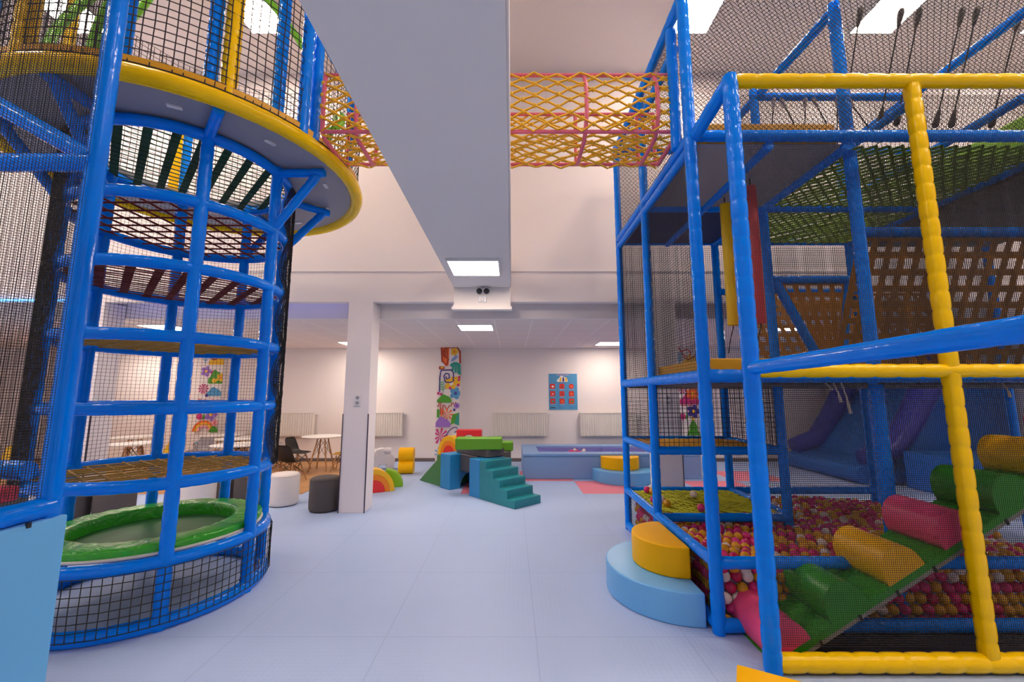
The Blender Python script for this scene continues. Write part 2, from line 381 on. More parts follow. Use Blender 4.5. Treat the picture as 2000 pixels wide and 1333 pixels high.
def radiator(x0, x1, lab):
    t = thing('radiator', lab, 'radiator', ((x0 + x1) / 2, YB - 0.002, 0.60)); L = (x1 - x0) / 2
    b = MB(); n = int(2 * L / 0.055); prof = []
    for k in range(n):
        a = -L + 2 * L * k / n; s = 2 * L / n
        for q, d in ((0.05, 0.11), (0.3, 0.125), (0.7, 0.125), (0.95, 0.11)): prof.append((a + s * q, d))
    vs = [(x, -d, 0.02) for x, d in prof] + [(x, -d, 0.545) for x, d in prof]; m = len(prof)
    b.add(vs, [(k, k + 1, m + k + 1, m + k) for k in range(m - 1)], 0)
    b.box((-L, -0.108, 0.0), (L, -0.04, 0.56)); b.build('panel', 'radiator', t)
    b = MB(); b.box((-L - 0.004, -0.13, 0.545), (L + 0.004, -0.035, 0.57)); b.build('top_grille', 'radiator', t, 0.004)
    b = MB(); b.tube([(L, -0.07, 0.525), (L + 0.07, -0.07, 0.525)], 0.016, 10); b.tube([(L + 0.06, -0.07, 0.525), (L + 0.06, -0.005, 0.525)], 0.01, 8); b.build('valve', 'whiteplastic', t)
    b = MB(); b.box((-L + 0.1, -0.05, 0.1), (-L + 0.13, 0, 0.5)); b.box((L - 0.13, -0.05, 0.1), (L - 0.1, 0, 0.5)); b.build('bracket', 'whiteplastic', t)
radiator(-0.47, 0.855, 'cream radiator on the back wall left of the rules poster')
radiator(1.64, 3.02, 'cream radiator on the back wall right of the rules poster')
radiator(-3.95, -2.64, 'cream radiator on the back wall right of the white column')
radiator(-6.1, -4.78, 'cream radiator on the back wall behind the round white cafe table')

def circ_pts(n, r, cx=0.0, cz=0.0, f=lambda a: 1.0, ph=0.0):
    return [(cx + r * f(2 * PI * k / n + ph) * math.cos(2 * PI * k / n), cz + r * f(2 * PI * k / n + ph) * math.sin(2 * PI * k / n)) for k in range(n)]
class Art:                                                  # flat painted shapes in layers on a plane facing -Y
    def __init__(s, W=9.0): s.mb = MB(); s.k = 0; s.mats = []; s.W = W
    def mi(s, m):
        if m not in s.mats: s.mats.append(m)
        return s.mats.index(m)
    def poly(s, pts, m):
        s.k += 1; y = -0.0006 * s.k
        pts = [(min(max(p[0], 0.0), s.W), p[1]) for p in pts]
        n = len(pts); cx = sum(p[0] for p in pts) / n; cz = sum(p[1] for p in pts) / n
        s.mb.add([(cx, y, cz)] + [(p[0], y, p[1]) for p in pts], [(0, 1 + (k + 1) % n, 1 + k) for k in range(n)], s.mi(m))
    def stroke(s, pts, wd, m):
        s.k += 1; y = -0.0006 * s.k; wd *= 1.35 if wd > 0.012 else 1; L = []; Rr = []
        for i, p in enumerate(pts):
            a = pts[max(0, i - 1)]; b = pts[min(len(pts) - 1, i + 1)]; dx, dz = b[0] - a[0], b[1] - a[1]; q = math.hypot(dx, dz) or 1
            L.append((p[0] - dz / q * wd / 2, y, p[1] + dx / q * wd / 2)); Rr.append((p[0] + dz / q * wd / 2, y, p[1] - dx / q * wd / 2))
        n = len(pts); s.mb.add(L + Rr, [(k, k + 1, n + k + 1, n + k) for k in range(n - 1)], s.mi(m))
    def flower(s, x, z, r, m, mc, petals=5):
        s.poly(circ_pts(60, r, x, z, lambda a: 0.62 + 0.38 * abs(math.cos(a * petals / 2))), m); s.poly(circ_pts(14, r * 0.25, x, z), mc)
    def cloud(s, x, z, wd, h, m):
        s.poly([(x - wd / 2, z), (x + wd / 2, z)] + [(x + wd / 2 * math.cos(a) * (1 + 0.12 * math.sin(5 * a)), z + h * math.sin(a) * (0.85 + 0.2 * abs(math.sin(2.5 * a)))) for a in [PI * k / 24 for k in range(25)]], m)
    def burst(s, x, z, r, m, n=9):
        r *= 0.9
        for k in range(n):
            a = 2 * PI * k / n; c, d = math.cos(a), math.sin(a); q = r * 0.16
            s.poly([(x, z), (x + c * r - d * q, z + d * r + c * q), (x + c * r + d * q, z + d * r - c * q)], m)
    def leaf(s, x, z, L, a, m, wd=0.3):
        c, d = math.cos(a), math.sin(a)
        s.poly([(x + c * L * t - d * L * wd * q, z + d * L * t + c * L * wd * q) for t, q in ((0, 0), (0.25, -0.4), (0.6, -0.5), (1, 0), (0.6, 0.5), (0.25, 0.4))], m)
    def sprig(s, x, z, L, a, m):
        c, d = math.cos(a), math.sin(a); s.stroke([(x, z), (x + c * L, z + d * L)], 0.014, m)
        for k in range(1, 5):
            t = L * k / 4.5
            s.leaf(x + c * t, z + d * t, L * 0.34, a + 0.9, m); s.leaf(x + c * t, z + d * t, L * 0.34, a - 0.9, m)
    def arc(s, x, z, r, wd, m, a0=0.0, a1=PI): s.stroke([(x + r * math.cos(a0 + (a1 - a0) * k / 20), z + r * math.sin(a0 + (a1 - a0) * k / 20)) for k in range(21)], wd, m)
pc = {}
for nm, c in dict(orange=(0.85, 0.16, 0.03), brown=(0.42, 0.05, 0.02), yellow=(0.85, 0.50, 0.02), blue=(0.06, 0.25, 0.65), navy=(0.05, 0.03, 0.25), teal=(0.02, 0.32, 0.25),
                  sky=(0.08, 0.33, 0.60), green=(0.07, 0.33, 0.02), mint=(0.15, 0.42, 0.25), violet=(0.33, 0.16, 0.58), magenta=(0.60, 0.03, 0.22), red=(0.70, 0.04, 0.03), black=(0.02, 0.02, 0.02), white=(0.85, 0.82, 0.82), pink=(0.85, 0.35, 0.40)).items():
    pc[nm] = mat('paint_' + nm, c, 0.6)
M.update({'p_' + k: v for k, v in pc.items()})
def P(n): return 'p_' + n
def mural(x0, kind):
    wd = 0.575; mbp = MB(); mbp.box((x0, 10.10, 0.0), (x0 + wd, YB, ZL)); pil = struct('column', mbp, 'wall')
    pil['label'] = 'white wall pillar painted with colourful flowers, clouds and squiggles'
    A = Art(0.574); u = lambda p: (p - 853) / 47.0 * wd; z = lambda q: (903 - q) / 223.5 * 2.76
    def F(px_, py_): return (u(px_), z(py_))
    K = 0.0150
    if kind == 0:
        A.poly([F(860, 679), F(877, 679), F(876, 716), F(870, 718), F(863, 708)], P('orange'))
        A.stroke([F(861, 680), F(863, 708), F(872, 716), F(875, 704), F(872, 700), F(867, 698), F(865, 690), F(868, 682), F(876, 680), F(893, 681), F(898, 688), F(899, 712)], 0.035, P('brown'))
        A.stroke([F(872, 683), F(873, 697), F(869, 697), F(869, 686)], 0.022, P('brown'))
        A.flower(*F(887, 689), 7 * K, P('yellow'), P('orange')); A.sprig(*F(880, 709), 0.2, 0.75, P('blue'))
        for a, b in ((880, 718), (884, 727), (890, 731), (896, 733), (899, 735)): A.stroke([F(889, 711), F((a + 890) / 2 + (a - 889) * 0.3, 714), F(a, b)], 0.042, P('teal'))
        A.poly([F(857, 718), F(868, 718), F(868, 724), F(857, 724)], P('brown')); A.poly([F(860, 719), F(866, 719), F(866, 722), F(860, 722)], P('yellow'))
        A.flower(*F(882, 752), 12 * K, P('yellow'), P('white')); A.flower(*F(897, 745), 8 * K, P('yellow'), P('magenta'))
        A.stroke([F(859, 768), F(859, 740), F(861, 726), F(881, 725), F(886, 731), F(886, 747), F(880, 750), F(870, 749), F(867, 737), F(871, 732), F(877, 733), F(878, 741), F(873, 743), F(871, 738)], 0.024, P('navy'))
        A.sprig(*F(867, 770), 0.27, 1.75, P('mint'))
        for q in ((880, 761), (896, 755), (863, 773), (857, 771), (898, 740)): A.poly(circ_pts(12, 2.4 * K, *F(*q)), P('magenta'))
        A.flower(*F(891, 771), 10 * K, P('sky'), P('navy')); A.cloud(*F(869, 789), 22 * K, 13 * K, P('green'))
        A.stroke([F(855, 795), F(858, 797), F(859, 789), F(862, 789), F(862, 812), F(866, 812), F(867, 793), F(870, 795), F(874, 803), F(878, 797), F(880, 794), F(882, 797), F(884, 790), F(887, 790), F(889, 797), F(892, 788)], 0.02, P('brown'))
        A.flower(*F(894, 795), 5 * K, P('violet'), P('navy'), 7); A.poly(circ_pts(10, 2.2 * K, *F(889, 803)), P('navy'))
        A.poly([F(855, 802), F(860, 802), F(860, 818), F(855, 818)], P('green')); A.stroke([F(864, 800), F(864, 818)], 0.018, P('orange'))
        A.burst(*F(875, 812), 11 * K, P('orange'), 8)
        A.poly([F(882, 832), F(886, 812), F(899, 808), F(899, 820), F(890, 828)], P('green')); A.poly([F(890, 830), F(893, 816), F(899, 808), F(899, 833)], P('teal'))
        A.cloud(*F(866, 836), 25 * K, 16 * K, P('violet')); A.burst(*F(863, 853), 14 * K, P('magenta'), 9)
        A.stroke([F(873, 853), F(880, 843), F(887, 837), F(894, 836), F(897, 842), F(890, 846)], 0.016, P('navy')); A.burst(*F(862, 884), 9 * K, P('sky'), 7)
    else:
        sh = 0 if kind == 1 else 1
        A.stroke([F(862, 680), F(870, 695), F(880, 700), F(886, 690), F(878, 684), F(868, 688)], 0.028, P('red')); A.cloud(*F(885, 715), 24 * K, 16 * K, P('yellow'))
        A.sprig(*F(862, 712), 0.25, 1.5, P('sky')); A.stroke([F(870, 700), F(880, 705), F(893, 698), F(897, 688)], 0.026, P('brown'))
        A.flower(*F(866, 728), 9 * K, P('violet'), P('yellow')); A.leaf(*F(877, 735), 0.13, 1.2, P('magenta'), 0.6)
        A.cloud(*F(886, 752), 22 * K, 22 * K, P('green')); A.poly(circ_pts(16, 4 * K, *F(884, 746)), P('yellow')); A.flower(*F(896, 740), 7 * K, P('yellow'), P('orange'))
        A.burst(*F(864, 762), 9 * K, P('magenta'), 10); A.cloud(*F(886, 776), 22 * K, 14 * K, P('sky')); A.flower(*F(872, 775), 3 * K, P('navy'), P('navy'))
        A.stroke([F(857, 795), F(858, 782), F(862, 783), F(863, 795), F(868, 795), F(869, 783), F(874, 784), F(876, 795), F(882, 794), F(884, 783), F(890, 785), F(892, 794)], 0.02, P('red'))
        A.flower(*F(884, 812 if sh == 0 else 806), 11 * K, P('navy') if sh else P('violet'), P('yellow')); A.leaf(*F(868, 822), 0.15, 1.3, P('green'), 0.5); A.poly(circ_pts(20, 5 * K, *F(862, 816)), P('magenta'))
        if sh:
            A.cloud(*F(877, 792), 30 * K, 17 * K, P('magenta')); A.flower(*F(884, 772), 11 * K, P('orange'), P('yellow'), 7)
            A.poly([F(868, 852), F(896, 852), F(882, 826)], P('green')); A.poly([F(872, 838), F(892, 838), F(882, 820)], P('green')); A.poly(circ_pts(12, 2.5 * K, *F(882, 820)), P('yellow'))
            A.stroke([F(882, 852), F(882, 862)], 0.02, P('brown')); A.flower(*F(868, 870), 8 * K, P('yellow'), P('red'))
        else:
            for r, m in ((16, 'orange'), (12.5, 'yellow'), (9, 'pink')): A.arc(*F(872, 845), r * K, 0.045, P(m))
            A.cloud(*F(892, 846), 14 * K, 10 * K, P('green')); A.flower(*F(893, 828), 6 * K, P('pink'), P('red')); A.burst(*F(868, 872), 10 * K, P('sky'), 8)
    o = A.mb.build('mural', A.mats, pil); o.location = (x0, 10.0995, 0)
mural(-1.83, 0); mural(-7.62, 1); mural(3.99, 2)
def poster(x0, x1, z0, z1, lab):
    t = thing('rules_poster', lab, 'poster', (x0, YB - 0.008, z0)); W, H = x1 - x0, z1 - z0
    b = MB(); b.box((-0.012, 0, -0.012), (W + 0.012, 0.006, H + 0.012)); b.build('backing', 'whiteplastic', t)
    A = Art(); A.poly([(0, 0), (W, 0), (W, H), (0, H)], P('sky'))
    A.stroke([(W * 0.28, H * 0.965), (W * 0.72, H * 0.965)], 0.012, P('pink'))
    A.cloud(W * 0.48, H * 0.77, W * 0.36, H * 0.17, P('white'))
    for k, c in enumerate(('yellow', 'navy', 'yellow')): A.poly([(W * (0.38 + 0.1 * k), H * 0.78), (W * (0.45 + 0.1 * k), H * 0.78), (W * (0.445 + 0.1 * k), H * 0.9), (W * (0.39 + 0.1 * k), H * 0.9)], P(c))
    A.stroke([(W * 0.25, H * 0.755), (W * 0.75, H * 0.755)], 0.006, P('navy'))
    for r in range(3):
        for c in range(3):
            x, zz, q = W * (0.13 + 0.33 * c), H * (0.65 - 0.205 * r), 0.062
            A.poly([(x + q * a, zz + q * b) for a, b in ((-1, -0.8), (-0.8, -1), (0.8, -1), (1, -0.8), (1, 0.8), (0.8, 1), (-0.8, 1), (-1, 0.8))] if (r, c) != (0, 2) else circ_pts(18, q, x, zz), P('red'))
            A.poly(circ_pts(10, q * 0.45, x + 0.006, zz - 0.008), P(['white', 'brown', 'orange', 'pink', 'brown', 'orange', 'teal', 'orange', 'green'][r * 3 + c]))
            A.stroke([(x - q, zz - q * 1.3), (x + q, zz - q * 1.3)], 0.006, P('white'))
    A.stroke([(W * 0.05, H * 0.06), (W * 0.22, H * 0.06)], 0.014, P('black'))
    A.stroke([(W * 0.33, H * 0.06), (W * 0.55, H * 0.06)], 0.008, P('blue')); A.stroke([(W * 0.7, H * 0.06), (W * 0.9, H * 0.06)], 0.008, P('blue'))
    A.mb.build('print', A.mats, t)
poster(0.905, 1.605, 1.23, 2.11, 'light blue poster with nine red pictograms on the back wall between two radiators')
poster(-10.30, -9.78, 1.20, 2.11, 'light blue poster with red pictograms seen through the round tower')

# ------------------------------------------------------------------ round climbing tower with the round platform on top
TC = (-2.97, 3.63); TR = 0.785
RZ = [0.045, 0.444, 0.974, 1.501, 2.026, 2.56, 3.082, 3.645]
T = thing('climbing_tower', 'round blue climbing tower with rope floors and a yellow-edged platform on top', 'climbing tower', (TC[0], TC[1], 0))
ANG = [-46 + 45 * k for k in range(8)]
for a in ANG:
    if a == 269: continue
    x, y = TC[0] + TR * math.cos(R(a)), TC[1] + TR * math.sin(R(a))
    pipe('post', T, [(x, y, 0.0), (x, y, 3.70)], r=0.046)
for k, z in enumerate(RZ):
    pipe('ring', T, circle(TC, TR, z), r=0.045 if k else 0.05, closed=True, pinch=0.06)
def disc_net(name, z, kind, m):
    mb = MB(); q = TR - 0.02
    def chord(d, off):
        dx, dy = d; nx, ny = -dy, dx; h = math.sqrt(max(0, q * q - off * off))
        return [(TC[0] + nx * off + dx * h * s, TC[1] + ny * off + dy * h * s, z + random.uniform(-0.004, 0.004)) for s in (-1, -0.33, 0.33, 1)]
    if kind == 'grid':
        n = 5
        for i in range(-n, n + 1):
            o = i * 0.148
            if abs(o) < q: mb.tube(chord((0, 1), o), 0.0085, 5, cap=False); mb.tube(chord((1, 0), o), 0.0085, 5, cap=False)
    elif kind == 'tan':
        n = 6
        for i in range(-n, n + 1):
            o = i * 0.125
            if abs(o) < q: mb.tube(chord((0.6, 0.8), o), 0.008, 5, cap=False); mb.tube(chord((0.8, -0.6), o), 0.008, 5, cap=False)
    else:
        s = math.sqrt(0.5); n = 4
        for i in range(-n, n + 1):
            o = i * 0.168 + 0.03
            if abs(o) > q - 0.05: continue
            h = math.sqrt(q * q - o * o); d = Vector((-s, s, 0)); nn = Vector((-s, -s, 0)); c = Vector((TC[0], TC[1], z)) + nn * o; wv = nn * 0.030
            for dz in (0.0,):
                vs = [c - d * h - wv, c - d * h + wv, c + d * h + wv, c + d * h - wv]
                up = Vector((0, 0, 0.006)); vs = vs + [p + up for p in vs]
                mb.add(vs, [(0, 3, 2, 1), (4, 5, 6, 7), (0, 1, 5, 4), (1, 2, 6, 5), (2, 3, 7, 6), (3, 0, 4, 7)])
        for i in range(-9, 10):
            o = i * 0.088
            if abs(o) < q: mb.tube(chord((s, s), o), 0.0055, 4, cap=False)
    return part(name, mb, m, T)
disc_net('rope_floor', RZ[7] - 0.01, 'strap', 'greenrope')
disc_net('rope_floor', RZ[6], 'grid', 'redrope')
disc_net('rope_floor', RZ[5], 'strap', 'redrope')
disc_net('rope_floor', RZ[4], 'tan', 'tanrope')
disc_net('rope_floor', RZ[2], 'tan', 'tanrope')
# fine black net round the back of the tower, drawn in a little between the rings
def tower_net(a0, a1, z0, z1, pitch, r, waist=0.06, rad=TR + 0.055):
    zs = RZ[1:]
    def fn(u, v):
        a = R(a0 + (a1 - a0) * u); z = z0 + (z1 - z0) * v; d = 1.0
        for p, q in zip(RZ, RZ[1:]):
            if p <= z <= q: d = math.sin(PI * (z - p) / (q - p))
        ed = max(0.0, 1 - min(u, 1 - u) * 6)
        rr = rad - waist * d * ed
        return (TC[0] + rr * math.cos(a), TC[1] + rr * math.sin(a), z)
    mb = MB(); nu = int(R(a1 - a0) * rad / pitch); nv = int((z1 - z0) / pitch)
    grid_net(mb, fn, nu, nv, r, 3, 3, 0.003, False)
    return part('net', mb, 'black', T)
tower_net(14, 246, 0.98, 3.62, 0.034, 0.0016)
tower_net(14, 34, 0.98, 3.62, 0.012, 0.003, 0.075, TR + 0.06)
tower_net(206, 248, 0.98, 3.62, 0.012, 0.003, 0.03, TR + 0.06)
tower_net(-100, 40, 0.05, 0.42, 0.052, 0.0032, 0.0)
# platform
PCn = (-3.0, 3.775); PR = 1.395; PZ = 3.695
b = MB(); n = 96; vs = []
for k in range(n):
    a = 2 * PI * k / n; c, d = math.cos(a), math.sin(a)
    vs += [(PCn[0] + (PR - 0.03) * c, PCn[1] + (PR - 0.03) * d, PZ), (PCn[0] + (PR - 0.03) * c, PCn[1] + (PR - 0.03) * d, PZ + 0.05), (TC[0] + (TR - 0.03) * c, TC[1] + (TR - 0.03) * d, PZ + 0.05), (TC[0] + (TR - 0.03) * c, TC[1] + (TR - 0.03) * d, PZ)]
b.add(vs, [(k * 4 + i, k * 4 + (i + 1) % 4, ((k + 1) % n) * 4 + (i + 1) % 4, ((k + 1) % n) * 4 + i) for k in range(n) for i in range(4)]); dk = part('deck', b, 'deck', T)
pipe('edge_tube', T, circle(PCn, PR, PZ + 0.005, 96), 'yellow', 0.062, 0.16, 0.03, True)
b = MB(); b.lathe([(PR - 0.30, 0.06), (PR + 0.02, 0.06), (PR + 0.025, 0.115), (PR - 0.30, 0.115), (PR - 0.30, 0.06)], (PCn[0], PCn[1], PZ), 96, 0, False); part('deck_pad', b, 'orange', dk)
for a in ANG:
    ca, sa = math.cos(R(a)), math.sin(R(a))
    def onring(q): return (TC[0] + q * ca, TC[1] + q * sa)
    ro = 1.28 if abs(a - 90) > 30 else 1.36
    x0, y0 = onring(TR); x1, y1 = onring(ro - 0.05)
    if a > 300: continue
    pipe('radial_beam', T, [(x0, y0, 3.645), (x1, y1, 3.645)], r=0.040)
    if a not in (-46,): pipe('brace', T, [(x0, y0, 3.10), (*onring(ro - 0.12), 3.62)], r=0.040)
for a in (-62, -30, 8, 38, 70):
    x, y = PCn[0] + 1.13 * math.cos(R(a)), PCn[1] + 1.13 * math.sin(R(a)); b = MB(); ca, sa = math.cos(R(a)), math.sin(R(a))
    b.box((-0.045, -0.016, -0.012), (0.045, 0.016, 0.0), 0, Matrix.Translation((x, y, PZ)) @ Matrix.Rotation(R(a + 90), 4, 'Z')); part('bracket', b, 'whiteplastic', dk)
# guard posts and guard net of the platform
def pang(a, q): return (PCn[0] + q * math.cos(R(a)), PCn[1] + q * math.sin(R(a)))
for a, q, m, rr in ((-47.6, PR - 0.03, 'yellow', 0.056), (-25.5, PR, 'blue', 0.046), (-20.5, PR - 0.01, 'blue', 0.046), (-97.0, PR - 0.02, 'yellow', 0.06), (43, PR - 0.02, 'blue', 0.046), (140, PR - 0.02, 'yellow', 0.05), (136, PR - 0.02, 'blue', 0.046), (185, PR - 0.02, 'yellow', 0.05), (225, PR - 0.02, 'blue', 0.046)):
    x, y = pang(a, q); pipe('guard_post', T, [(x, y, PZ + 0.02), (x, y, 4.8 if a in (140, 136) else 6.1)], m, rr)
for a, q in ((-52.2, PR - 0.03), (-33.2, PR - 0.05), (-84, 1.0)):
    x, y = pang(a, q); pipe('guard_post', T, [(x, y, PZ + 0.06), (x, y, 6.1 if a < -40 else 4.9)], 'blue', 0.046)
x, y = pang(-20.5, PR); x2, y2 = pang(43, PR)
pipe('guard_rail', T, [(*pang(-25.5, PR), 4.86), (*pang(8, PR + 0.01), 4.62)], 'blue', 0.042)
# green arched hoops standing on the platform
def hoop(pts, r=0.034):
    P_ = [Vector(p) for p in pts]; out = []
    for i in range(len(P_) - 1):
        p0, p1, p2, p3 = P_[max(0, i - 1)], P_[i], P_[i + 1], P_[min(len(P_) - 1, i + 2)]
        for k in range(6):
            t = k / 6; out.append(0.5 * ((2 * p1) + (p2 - p0) * t + (2 * p0 - 5 * p1 + 4 * p2 - p3) * t * t + (3 * p1 - p0 - 3 * p2 + p3) * t ** 3))
    out.append(P_[-1]); pipe('green_hoop', T, out, 'green_tube', r, 0.10, 0.07)
hoop([(-1.92, 3.62, 3.80), (-1.90, 3.62, 4.35), (-1.93, 3.60, 4.75), (-2.10, 3.52, 5.05), (-2.32, 3.42, 5.30), (-2.60, 3.3, 5.45), (-3.0, 3.2, 5.50)])
hoop([(-3.0, 3.2, 5.50), (-3.35, 3.2, 5.3), (-3.68, 3.3, 4.95), (-3.88, 3.4, 4.5), (-3.95, 3.4, 3.8)])
hoop([(-2.35, 4.55, 3.9), (-2.22, 4.42, 4.12), (-2.05, 4.2, 4.30), (-1.86, 4.0, 4.38), (-1.72, 3.75, 4.32), (-1.62, 3.62, 4.22), (-1.60, 3.55, 4.10), (-1.68, 3.5, 3.97)])
hoop([(-3.15, 2.62, 3.84), (-3.05, 2.72, 4.12), (-2.98, 2.85, 4.45), (-2.95, 3.0, 4.9), (-3.0, 3.2, 5.48)])
hoop([(-3.45, 2.70, 3.84), (-3.52, 2.8, 4.15), (-3.6, 2.95, 4.55), (-3.5, 3.1, 5.0), (-3.0, 3.2, 5.48)])
def guard_net(a0, a1, z1, pitch, r, q=PR + 0.02):
    mb = MB(); nu = int(R(a1 - a0) * q / pitch); nv = int((z1 - PZ - 0.06) / pitch)
    grid_net(mb, lambda u, v: (*pang(a0 + (a1 - a0) * u, q), PZ + 0.06 + (z1 - PZ - 0.06) * v), nu, nv, r, 2, 3, 0.004, False)
    hem = [(*pang(a0 + (a1 - a0) * k / 40, q + 0.01), PZ + 0.062) for k in range(41)]; mb.tube(hem, 0.007, 5)
    return part('net', mb, 'darknet', T)
guard_net(-130, -27, 5.7, 0.058, 0.0042)
guard_net(30, 230, 5.7, 0.058, 0.0036)
guard_net(-20, 2, 4.9, 0.05, 0.003)

# trampoline lying inside the lowest bay
t = thing('trampoline', 'round green trampoline with creased padded cover inside the round tower', 'trampoline', (TC[0], TC[1], 0.489))
b = MB(); n = 180
prof = [(0.745, 0.012), (0.752, 0.052), (0.743, 0.066), (0.70, 0.072), (0.64, 0.074), (0.58, 0.073), (0.55, 0.069), (0.54, 0.058), (0.535, 0.03), (0.53, -0.02), (0.53, -0.04)]
vs = []
for k in range(n):
    a = 2 * PI * k / n
    for i, (q, z) in enumerate(prof):
        cr = 0.0036 * math.sin(31 * a + 4 * math.sin(5 * a) + i * 0.5) * (1 if 1 < i < 8 else 0) * (0.3 + 0.7 * abs(math.sin(2.3 * a + 1)))
        vs.append((q * math.cos(a), q * math.sin(a), z + cr))
p = len(prof); b.add(vs, [(k * p + i, ((k + 1) % n) * p + i, ((k + 1) % n) * p + i + 1, k * p + i + 1) for k in range(n) for i in range(p - 1)], 0, True)
b.build('padded_cover', 'tramp', t)
b = MB(); b.lathe([(0.0001, -0.03), (0.535, -0.03), (0.535, -0.036), (0.0001, -0.036)], (0, 0, 0), 64, 0, False); b.build('jumping_mat', 'trampmat', t)
b = MB(); b.tube(circle((0, 0), 0.748, 0.006, 96), 0.013, 8, closed=True); b.build('white_rim', 'whiterim', t)

# ------------------------------------------------------------------ frame at the near left with the light blue panel
LX = -2.15; LY = 2.0
L_ = thing('padded_frame', 'blue padded frame with a light blue panel at the left edge, nearest the camera', 'play frame', (LX, LY, 0))
pipe('post', L_, [(LX, LY, 0), (LX, LY, 5.6)], r=0.035, sq=5, n=16, pinch=0.05, phase=R(22), seg=0.21)
pipe('post', L_, [(LX, 0.45, 0), (LX, 0.45, 5.6)], r=0.05)
pipe('rail', L_, [(LX, LY, 1.085), (LX, 0.45, 1.085)], r=0.046, pinch=0.04)
pipe('rail', L_, [(LX, LY, 2.79), (-4.6, LY, 2.79)], r=0.046, pinch=0.04)
pipe('rail', L_, [(LX - 0.02, LY, 2.81), (-3.25, LY, 3.42)], r=0.046, pinch=0.04)
pipe('rail', L_, [(-2.74, 2.42, 1.17), (-4.4, 2.42, 1.24)], r=0.055)
pipe('post', L_, [(-4.6, LY, 0), (-4.6, LY, 5.6)], r=0.05)
b = MB(); b.box((LX - 0.03, 0.3, 0.0), (LX + 0.052, 2.045, 1.040)); sp = part('side_panel', b, 'panelblue', L_, 0.01)
for y in (1.88, 1.72, 1.56, 1.40, 1.24, 1.08):
    b = MB(); b.box((LX + 0.046, y - 0.008, 1.026), (LX + 0.058, y + 0.008, 1.048)); part('cable_tie', b, 'dark', sp)
b = MB(); b.box((-3.6, 2.08, 1.03), (-2.68, 2.34, 1.11)); part('red_mat', b, 'redmat', L_, 0.015)
b = MB(); b.box((-4.6, 2.06, 0.98), (-2.70, 2.40, 1.03)); part('deck', b, 'deckdark', L_)
plane_net(L_, 'net', (-4.55, LY - 0.0, 1.12), (LX - 0.04, LY, 1.12), (-4.55, LY, 5.5), 0.0125, 0.0012, 'black', False, 0.0, 40)
plane_net(L_, 'net', (LX, 0.5, 1.12), (LX, LY - 0.04, 1.12), (LX, 0.5, 5.5), 0.0125, 0.0012, 'black', False, 0.0, 40)

# ------------------------------------------------------------------ rope bridge
BR = thing('rope_bridge', 'rope tunnel bridge of yellow netting on pink pipes above the duct box', 'rope bridge', (-0.1, 3.48, 3.8))
x0, x1, y0, y1, z0, z1 = -1.60, 1.385, 3.23, 3.73, 3.80, 4.325
for y, z in ((y0, z0), (y0, z1), (y1, z0), (y1, z1)):
    b = MB(); b.tube([(x0, y, z), (x1, y, z)], 0.0165, 12); part('rail', b, 'pink_pipe', BR)
for x in (x0, -1.32, -0.45, 0.62, 1.22, x1):
    pts = [(x, y0, z1 + 0.01), (x + 0.01, y0 - 0.03, (z0 + z1) / 2 + 0.12), (x + 0.01, y0 - 0.03, (z0 + z1) / 2 - 0.1), (x, y0, z0), (x, y0 + 0.06, z0 - 0.035), (x, y1 - 0.06, z0 - 0.035), (x, y1, z0), (x, y1 + 0.02, (z0 + z1) / 2), (x, y1, z1 + 0.01)]
    b = MB(); b.tube(pts, 0.0185, 10); part('hoop', b, 'pink_pipe', BR)
def bridge_net(a, b_, c, nu, nv):
    mb = MB(); a, b_, c = Vector(a), Vector(b_), Vector(c); nrm = (b_ - a).cross(c - a).normalized()
    fn = lambda u, v: a + (b_ - a) * u + (c - a) * v + nrm * (0.018 * math.sin(PI * v)) + Vector((0, 0, 0.006 * math.sin(u * 40 + v * 9)))
    grid_net(mb, fn, nu, nv, 0.0105, 1, 1, 0.006, True)
    for i in range(nu + 1):
        for j in range(nv + 1):
            if (i + j) % 2 == 0 and 0 < j < nv: mb.sphere(fn(i / nu, j / nv), 0.020, 0, 6, 5)
    # ropes a little rounder than plain wires
    o = part('side_net', mb, 'yrope', BR); return o
bridge_net((x0, y0 - 0.02, z0), (x1, y0 - 0.02, z0), (x0, y0 - 0.02, z1), 30, 10)
bridge_net((x0, y1 + 0.01, z0), (x1, y1 + 0.01, z0), (x0, y1 + 0.01, z1), 30, 10)
bridge_net((x0, y0, z0 - 0.03), (x1, y0, z0 - 0.03), (x0, y1, z0 - 0.03), 26, 8)

# ------------------------------------------------------------------ the big blue play frame on the right
XA, XG, XJ, XK = 1.40, 2.65, 4.40, 6.2
YC, YBm, YA = 3.02, 4.15, 5.20
Z05, Z1, Z2, Z3, ZT = 0.45, 1.055, 1.735, 3.60, 4.86
FR = thing('play_frame', 'tall blue padded play frame with decks and nets around the ball pit on the right', 'play frame', (XA, YC, 0))
def post(x, y, z0=0.0, z1=ZT + 0.06, m='blue', r=0.045, **k): return pipe('post', FR, [(x, y, z0), (x, y, z1)], m, r, **k)
def rail(a, b_, m='blue', r=0.045, **k): return pipe('rail', FR, [a, b_], m, r, **k)
post(XA, YA, r=0.042); post(XA, YBm, r=0.043); post(XA, YC, r=0.047)
post(XA - 0.03, 3.20, 3.62, 4.72, r=0.045)
post(2.75, 3.14, r=0.047)
post(XG, YBm); post(XG, YA)
post(XJ, YBm); post(XJ, YA); post(XJ, YC)
post(XK, YA); post(XK, YC)
